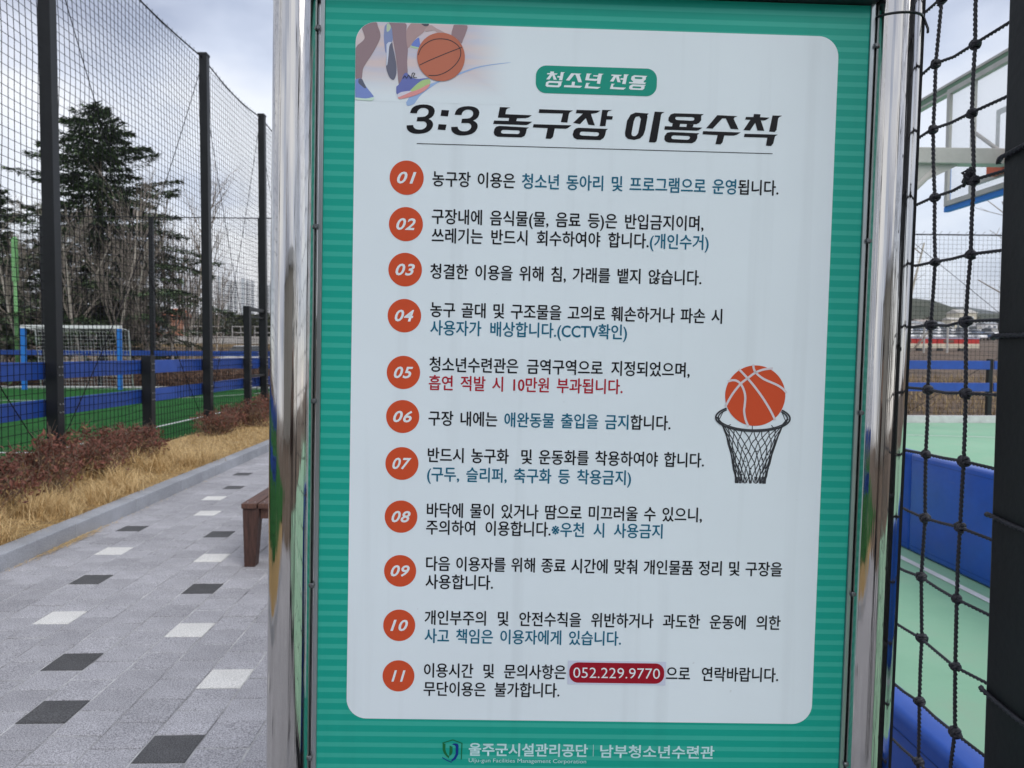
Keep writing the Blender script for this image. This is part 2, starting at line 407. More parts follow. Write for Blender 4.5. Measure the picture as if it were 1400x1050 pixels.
b = MB(); b.box(-0.02, 0.02, 14.72, 15.66, 2.06, 2.09); b.build('gate_bar', m_post, f1, bevel=0.003)
b = MB(); b.box(-0.035, 0.035, 14.72, 15.66, 0.86, 0.90); b.build('gate_bar', m_post, f1, bevel=0.003)
def board_mesh(l, h=0.19, t=0.035, m=None):
    b = MB(); b.box(-t / 2, t / 2, -l / 2, l / 2, -h / 2, h / 2); return b.mesh('rebound_board', m or m_blue, bevel=0.006)
allp = sorted(tall + [1.6, 6.0, 10.42, 14.66, 17.9, 22.3, 26.5])
bm_cache = {}
for ya, yb in zip(allp, allp[1:]):
    l = round(yb - ya - 0.006, 3)
    if l not in bm_cache: bm_cache[l] = board_mesh(l)
    for z in (1.27 - .12, 0.86 - .12):
        o = link('rebound_board', bm_cache[l], f1); o.location = (-0.104, (ya + yb) / 2, z + RND.uniform(-.004, .004))
bb = MB()
for y in allp:
    for z in (1.27 - .12, 0.86 - .12):
        for dz in (-.045, .045):
            for dy in (-.04, .04):
                bb.tube([(0.064, y + dy * .7, z + dz), (0.076, y + dy * .7, z + dz)], 0.009, 6)
tag(bb.build('bolt', m_bolt, f1), kind='stuff')
tag(net_sheet('netting', (-0.078, -0.6), (-0.078, 28.6), 0.02, 6.22, 0.1, 0.0041, f1, 0.017, 2), kind='stuff')
b = MB()
for ya, yb in zip(tall, tall[1:]):
    b.tube([(-0.02, lerp(ya, yb, t), 6.27 - 0.10 * math.sin(math.pi * t)) for t in [k / 8 for k in range(9)]], 0.012, 5)
    k = int((yb - ya) / .16)
    for i in range(k):                                   # lashing of the net to the head rope
        t = (i + .5) / k; z = 6.27 - .10 * math.sin(math.pi * t); y = lerp(ya, yb, t)
        b.tube([(-.03, y, z - .03), (-.01, y + .01, z + .015), (-.02, y + .03, z + .05)], .004, 3)
b.build('head_rope', m_net, f1)
for ya, yb in zip(tall, tall[1:]):
    for s in (0, 1):
        c = MB(); a, e_ = (ya, yb) if s else (yb, ya)
        c.tube([(-0.06, lerp(a, e_, t), lerp(6.1, 0.1, t) - 0.35 * math.sin(math.pi * t)) for t in [k / 12 for k in range(13)]], 0.0055, 4)
        c.build('brace_cable', m_net, f1)

# --- far fence across the end of the pitch
f2 = empty('ball_stop_fence', (0, 29.15, 0))
tag(f2, 'distant black net fence across the far end of the pitch behind the goal', 'fence')
pxs = [-26.1, -21.7, -17.3, -13.15, -8.95, -4.9]
for x in pxs:
    o = link('post', post_mesh(0.15, 6.7), f2); o.location = (x, 0, 0)
for x in [-23.9, -19.5, -15.2, -11.05, -6.9]:
    o = link('post', post_mesh(0.13, 1.45), f2); o.location = (x, 0, 0)
for x0, x1, in zip(pxs, pxs[1:]):
    for z in (1.40, 0.92):
        b = MB(); b.box(x0 + .08, x1 - .08, -0.10, -0.065, z - .10, z + .10); b.build('rebound_board', m_blue, f2, bevel=0.006)
tag(net_sheet('netting', (-26.1, -0.12), (-4.9, -0.12), 0.08, 6.6, 0.12, 0.0032, f2, 0.012, 5, 6), kind='stuff')
b = MB(); b.tube([(-26.1, -.08, 6.68), (-4.9, -.08, 6.68)], 0.022, 6); b.build('top_rail', m_post, f2)

# --- fence at the far side of the basketball court
f3 = empty('court_fence', (0, 16.15, 0))
tag(f3, 'black square-mesh fence with two blue boards at the far side of the basketball court', 'fence')
for x, h in ((5.2, 4.2), (7.25, 1.42), (9.30, 4.2), (11.30, 1.42), (13.4, 4.2), (3.1, 4.2)):
    o = link('post', post_mesh(0.10, h), f3); o.location = (x, 0, 0)
for x0, x1 in ((3.15, 5.15), (5.25, 7.2), (7.3, 9.25), (9.35, 11.25), (11.35, 13.35)):
    for z in (1.28, 0.785):
        b = MB(); b.box(x0, x1, -0.09, -0.055, z - .097, z + .097); b.build('rebound_board', m_blue, f3, bevel=0.006)
tag(net_sheet('netting', (3.1, 0.06), (13.4, 0.06), 0.10, 4.18, 0.1, 0.0028, f3, 0.004, 8, 4), kind='stuff')
b = MB(); b.tube([(3.1, .06, 4.2), (13.4, .06, 4.2)], 0.014, 5)
for k in range(52):
    x = 3.2 + k * .197; b.tube([(x, .06, 4.2), (x + .02, .05, 4.245), (x + .06, .055, 4.27)], .004, 3)
b.build('top_wire', m_net, f3)
for (x0, x1, z0, z1) in ((9.3, 13.4, 4.15, 1.0), (13.4, 9.3, 2.6, 0.1)):
    b = MB(); b.tube([(x0, .03, z0), (x1, .03, z1)], 0.006, 4); b.build('brace_cable', m_net, f3)

# --- near rope fence right of the sign
rf = empty('rope_net_fence', (0.85, 0, 0))
tag(rf, 'knotted black rope net laced to a square black post right of the sign', 'fence')
m_rope = mat('black_rope', (0.022, 0.022, 0.030), 0.45, nscale=60, namt=0.4)
for y in (-3.25, -1.05, 1.149, 3.35, 5.55, 7.75):
    b = MB(); b.box(0.0, 0.10, y - .049, y + .049, -0.1, 4.6)
    o = b.build('post', m_post, rf, bevel=0.004)
def rope(b, pts, R=0.0034, pitch=0.0085, n=9, seg=0.0015):
    """three-strand twisted rope through pts"""
    pts = [Vector(p) for p in pts]
    fine = []
    for a, c in zip(pts, pts[1:]):
        k = max(1, int((c - a).length / seg))
        for i in range(k): fine.append(a.lerp(c, i / k))
    fine.append(pts[-1])
    i0 = len(b.v); s = 0; up = None
    for k, p in enumerate(fine):
        d = (fine[min(k + 1, len(fine) - 1)] - fine[max(k - 1, 0)]).normalized()
        if up is None: up = Vector((1, 0, 0)) if abs(d.x) < .9 else Vector((0, 1, 0))
        a = d.cross(up).normalized(); c = a.cross(d); up = c
        if k: s += (fine[k] - fine[k - 1]).length
        ph = 2 * math.pi * s / pitch
        for j in range(n):
            t = 2 * math.pi * j / n
            r = R * (0.86 + 0.30 * math.cos(3 * (t - ph / 3 * 1.0)))
            b.v.append(tuple(p + a * (r * math.cos(t)) + c * (r * math.sin(t))))
    for k in range(len(fine) - 1):
        for j in range(n):
            j2 = (j + 1) % n
            b.f.append((i0 + k * n + j, i0 + k * n + j2, i0 + (k + 1) * n + j2, i0 + (k + 1) * n + j)); b.m.append(0)
rk = random.Random(11)
colY = [1.277, 1.386, 1.497, 1.61, 1.724]
rowZ = [0.09 + 0.1232 * k for k in range(0, 22)]
off = 2.050 - rowZ[16]
rowZ = [z + off for z in rowZ]
knot = {}
for i, y in enumerate(colY):
    for j, z in enumerate(rowZ):
        knot[(i, j)] = Vector((rk.uniform(-.003, .003), y + rk.uniform(-.0045, .0045) + 0.004 * math.sin(j * 1.7 + i), z + rk.uniform(-.0045, .0045)))
for i in range(len(colY)):
    pts = []
    for j in range(len(rowZ)):
        pts.append(knot[(i, j)])
        if j + 1 < len(rowZ):
            m_ = knot[(i, j)].lerp(knot[(i, j + 1)], .5) + Vector((0, rk.uniform(-.002, .002), 0)); pts.append(m_)
    b = MB(); rope(b, pts); b.build('vertical_cord', m_rope, rf, smooth=True)
for j in range(len(rowZ)):
    y_end = 1.196; pts = [Vector((0.004, y_end, knot[(0, j)].z + rk.uniform(-.006, .004)))]
    for i in range(len(colY)):
        pts.append(knot[(i, j)] + Vector((-.003, 0, 0)))
        if i + 1 < len(colY):
            m_ = knot[(i, j)].lerp(knot[(i + 1, j)], .5) + Vector((-.001, 0, -0.003 + rk.uniform(-.002, .002))); pts.append(m_)
    b = MB(); rope(b, pts, 0.0030); b.build('cross_cord', m_rope, rf, smooth=True)
kn = []
for v in range(6):
    b = MB(); r0 = random.Random(40 + v); tilt = r0.uniform(-.5, .5)
    # two turns of cord round the crossing and one slanting loop
    for q, (ax, rr, tw) in enumerate((((0, 1, 0.25 + tilt * .3), .0068, .0045), ((0, .35 + tilt * .4, 1), .0062, .004))):
        A = Vector(ax).normalized(); U = A.orthogonal().normalized(); W = A.cross(U)
        pts = [A * (-tw + 2 * tw * t) * 1.2 + U * (rr * math.cos(t * 4 * math.pi + v)) + W * (rr * math.sin(t * 4 * math.pi + v)) + Vector((0, r0.uniform(-.0007, .0007), r0.uniform(-.0007, .0007))) for t in [k / 26 for k in range(27)]]
        b.tube(pts, 0.0030, 6)
    kn.append(b.mesh('knot', m_rope, smooth=True))
for (i, j), p in knot.items():
    o = link('knot', kn[rk.randrange(6)], rf); o.location = p; s_ = rk.uniform(.92, 1.12)
    o.scale = (s_, s_ * rk.uniform(.95, 1.2), s_); o.rotation_euler = (rk.uniform(-.35, .35), rk.uniform(-.15, .15), 0)
b = MB(); kp = Vector((-0.004, 1.277, knot[(0, 14)].z))      # a frayed extra tie on one knot
for k in range(7): b.tube([kp + Vector((0, rk.uniform(-.006, .006), rk.uniform(-.006, .006))), kp + Vector((-.008, rk.uniform(-.015, .015), rk.uniform(-.002, .02))), kp + Vector((-.004, rk.uniform(-.017, .013), rk.uniform(-.008, .024)))], .003, 5)
b.build('tie_end', m_rope, rf, smooth=True)
# lacing round the post
for z, dz in ((0.632, -.006), (0.929, -.006), (1.231, -.005), (1.532, .0), (1.826, .006), (2.12, .006), (2.42, .004)):
    b = MB(); e1 = .0052
    rope(b, [(.004, 1.215, z - .003), (-e1, 1.199, z), (-e1, 1.145, z + dz), (-e1, 1.096, z + dz * 1.6), (.05, 1.094, z + dz), (.1 + e1, 1.096, z), (.1 + e1, 1.2, z - .01), (.03, 1.204, z - .006)], 0.0042, 0.0095, 9, 0.0018)
    b.build('lacing', m_rope, rf, smooth=True)
for (ya, yb) in ((1.724, 7.7), (-3.2, 1.09)):
    k = round((yb - ya) / .1232)
    b = MB()
    for i in range(k + 1):
        y = lerp(ya, yb, i / k); b.tube([(.0, y, z) for z in (0.08, 1.2, 2.4, 4.5)], .0034, 5, cap=False)
    for j in range(36):
        z = 0.08 + j * .1232; b.tube([(0, ya, z), (0, (ya + yb) / 2, z - .02), (0, yb, z)], .0034, 5, cap=False)
    tag(b.build('netting', m_rope, rf), kind='stuff')
b = MB()
for i in range(6):
    y = 1.196 if i == 0 else colY[i - 1]; b.tube([(0, y, rowZ[-1] if i else 2.6), (0, y, 4.5)], .0034, 5, cap=False)
for j in range(14):
    z = rowZ[-1] + (j + 1) * .1232
    if z < 4.55: b.tube([(0, 1.2, z), (0, 1.46, z - .005), (0, 1.724, z)], .0034, 5, cap=False)
tag(b.build('netting', m_rope, rf), kind='stuff')

b = MB(); b.box(.0, .10, -3.3, 7.8, .0, .10); b.build('base_rail', m_post, rf, bevel=.004)
# --- blue padded boards of the court
m_pad = mat('blue_pad_vinyl', (0.008, 0.080, 0.44), 0.34, nscale=4, namt=0.12, bump=0.12, bscale=7)
wear(m_pad, (0.10, 0.16, 0.38), 0.22, 2.2, 0.30)
wear(m_blue, (0.05, 0.09, 0.26), 0.4, 2.0, 0.3)
def pad_row(name, label, x0, x1, h, y0, y1, n):
    r = empty(name, ((x0 + x1) / 2, (y0 + y1) / 2, 0)); tag(r, label, 'padding')
    l = (y1 - y0) / n; w = x1 - x0
    b = MB(); b.box(-w / 2, w / 2, -l / 2 + .002, l / 2 - .002, .004, h)
    me = b.mesh('pad_section', m_pad, bevel=0.022, smooth=True)
    for i in range(n):
        o = link('pad_section', me, r); o.location = (RND.uniform(-.003, .003), -(y1 - y0) / 2 + (i + .5) * l, 0)
        for dx in (-w / 2 - .0008, w / 2 + .0008):           # stitched seams on both faces
            b = MB()
            for zz in (.05, h - .045): b.tube([(dx, -l / 2 + .03, zz), (dx, l / 2 - .03, zz)], .0016, 4)
            q = b.build('seam', mat('seam_thread', (.010, .05, .22), .6), o)
    return r
pad_row('court_padding', 'low blue padded barrier close behind the rope net', 0.975, 1.065, 0.652, 0.95, 7.8, 4)
pad_row('court_padding', 'blue padded barrier standing across the middle of the green court', 3.225, 3.375, 0.752, 0.3, 10.6, 4)

# ------------------------------------------------------------------ basketball hoop seen from behind
m_steel = mat('grey_painted_steel', (0.46, 0.45, 0.425), 0.5, nscale=8, namt=0.1)
m_clear = mat('clear_board', (0.80, 0.82, 0.88), 0.12, alpha=0.16, spec=0.5)
m_bpad = mat('bright_blue_pad', (0.012, 0.20, 0.66), 0.55)
m_orange = mat('orange_paint', (0.62, 0.10, 0.03), 0.45)
hp = empty('basketball_hoop', (2.7, 5.79, 0)); tag(hp, 'basketball hoop on a grey steel arm with a clear backboard edged in bright blue', 'basketball hoop')
X0, Y0 = 2.7, 5.79
b = MB(); b.box(-.09, .09, -.09, .09, 0, 3.2); b.build('pole', m_steel, hp, bevel=.01)
b = MB(); b.box(-.3, .3, -.3, .3, 0, .03); b.build('base_plate', m_steel, hp, bevel=.006)
b = MB(); b.box(.09, 4.17 - X0, -.055, .055, 3.015, 3.14); b.build('arm', m_steel, hp, bevel=.008)
b = MB(); b.face([(3.36 - X0, -.02, 3.015), (3.74 - X0, -.02, 3.015), (3.30 - X0, -.02, 2.80)]); b.face([(3.36 - X0, .02, 3.015), (3.30 - X0, .02, 2.80), (3.74 - X0, .02, 3.015)])
b.face([(3.74 - X0, -.02, 3.015), (3.74 - X0, .02, 3.015), (3.30 - X0, .02, 2.80), (3.30 - X0, -.02, 2.80)]); b.build('gusset', m_steel, hp)
b = MB(); b.tube([(.05, 0, 2.2), (3.55 - X0, 0, 2.99)], .03, 8); b.build('arm_brace', m_steel, hp, smooth=True)
bx = 4.23 - X0
b = MB(); b.box(bx, bx + .012, -.9, .9, 2.90, 3.91); b.build('clear_panel', m_clear, hp)
for (ya, yb, za, zb) in ((.86, .905, 2.87, 3.93), (-.905, -.86, 2.87, 3.93), (-.86, .86, 3.885, 3.93), (-.86, .86, 2.87, 2.915), (.52, .56, 2.915, 3.885), (-.56, -.52, 2.915, 3.885), (-.52, .52, 2.97, 3.01)):
    b = MB(); b.box(bx - .032, bx - .002, ya, yb, za, zb); b.build('frame_bar', m_steel, hp, bevel=.003)
for s in (-1, 1):
    b = MB(); b.tube([(bx - .02, .50 * s, 3.42), (bx - .04, 0.06 * s, 3.10)], .018, 6); b.build('frame_strut', m_steel, hp, smooth=True)
b = MB()
b.box(bx - .015, bx + .035, -.93, .93, 2.822, 2.868); b.box(bx - .01, bx + .035, .907, .93, 2.868, 3.22); b.box(bx - .01, bx + .035, -.93, -.907, 2.868, 3.22)
b.build('edge_padding', m_bpad, hp, bevel=.005)
b = MB()
for (ya, yb, za, zb) in ((-.295, .295, 3.50, 3.55), (-.295, .295, 3.05, 3.10), (-.295, -.245, 3.10, 3.50), (.245, .295, 3.10, 3.50)): b.box(bx + .0125, bx + .0135, ya, yb, za, zb)
b.build('target_square', m_line, hp)
b = MB(); b.box(bx + .014, bx + .16, -.09, .09, 2.95, 3.06); b.box(bx - .10, bx - .033, -.235, .235, 2.985, 3.15); b.build('rim_bracket', m_orange, hp, bevel=.004)
b = MB(); b.tube([(bx + .38 + .225 * math.cos(t), .225 * math.sin(t), 3.05) for t in [k * 2 * math.pi / 28 for k in range(29)]], .009, 8, cap=False); b.build('rim', m_orange, hp, smooth=True)
b = MB()
for k in range(12):
    for s in (-1, 1):
        b.tube([(bx + .38 + lerp(.225, .13, q) * math.cos(2 * math.pi * (k + s * q * 1.5) / 12), lerp(.225, .13, q) * math.sin(2 * math.pi * (k + s * q * 1.5) / 12), 3.045 - .42 * q) for q in (0, .33, .66, 1)], .003, 4)
b.build('hoop_net', m_line, hp)
# green crossbar above it
m_grn = mat('green_painted_steel', (0.10, 0.20, 0.12), 0.5)
gb = empty('crossbar_frame', (4.35, 6.8, 0)); tag(gb, 'green and white steel crossbar running just above the backboard', 'steel frame')
b = MB(); b.box(-.03, .03, -2.5, 2.2, 3.985, 4.035); b.build('crossbar', m_grn, gb, bevel=.004)
b = MB(); b.box(-.035, .035, -2.5, 2.2, 4.037, 4.062); b.box(-.035, .035, -2.5, 2.2, 3.962, 3.983); b.build('trim', m_steel, gb, bevel=.003)
for y in (-2.45, 2.15):
    b = MB(); b.box(-.04, .04, y - .04, y + .04, 0, 3.96); b.build('post', m_grn, gb, bevel=.004)

# ------------------------------------------------------------------ bench
m_wood = mat('stained_timber', (0.120, 0.056, 0.038), 0.55, nscale=9, namt=0.6, bump=0.6, bscale=30, stretch=(8, .6, 4))
m_wood_v = mat('stained_timber_leg', (0.070, 0.033, 0.024), 0.5, nscale=8, namt=0.6, bump=0.5, bscale=30, stretch=(8, 8, .7))
bn = empty('bench', (-1.48, 5.85, 0)); tag(bn, 'dark brown slatted timber bench on the paving behind the sign', 'bench')
for i in range(4):
    b = MB(); b.box(-.225 + i * .115, -.225 + i * .115 + .105, -.78, .78, .412, .447); b.build('slat', m_wood, bn, bevel=.004)
def leg(x0, x1, x2, x3, y0, y1):
    b = MB(); i = 0
    b.v += [(x2, y0, 0), (x3, y0, 0), (x3, y1, 0), (x2, y1, 0), (x0, y0, .41), (x1, y0, .41), (x1, y1, .41), (x0, y1, .41)]
    for q in ((0, 3, 2, 1), (4, 5, 6, 7), (0, 1, 5, 4), (1, 2, 6, 5), (2, 3, 7, 6), (3, 0, 4, 7)): b.f.append(q); b.m.append(0)
    return b.build('leg', m_wood_v, bn, bevel=.003)
for y0 in (-.765, .675):
    leg(-.220, -.105, -.213, -.140, y0, y0 + .09); leg(.105, .220, .140, .213, y0, y0 + .09)
    b = MB(); b.box(-.103, .103, y0 + .02, y0 + .06, .335, .41); b.build('apron', m_wood, bn, bevel=.003)
bb = MB()
for i in range(4):
    for y in (-.72, .72):
        for dx in (-.025, .025): bb.tube([(-.225 + i * .115 + .0525 + dx, y, .4465), (-.225 + i * .115 + .0525 + dx, y, .4485)], .006, 8)
bb.build('screw_heads', m_bolt, bn)['kind'] = 'stuff'
b = MB(); b.box(-.02, .02, -.70, .66, .35, .41); b.build('stretcher', m_wood, bn, bevel=.003)

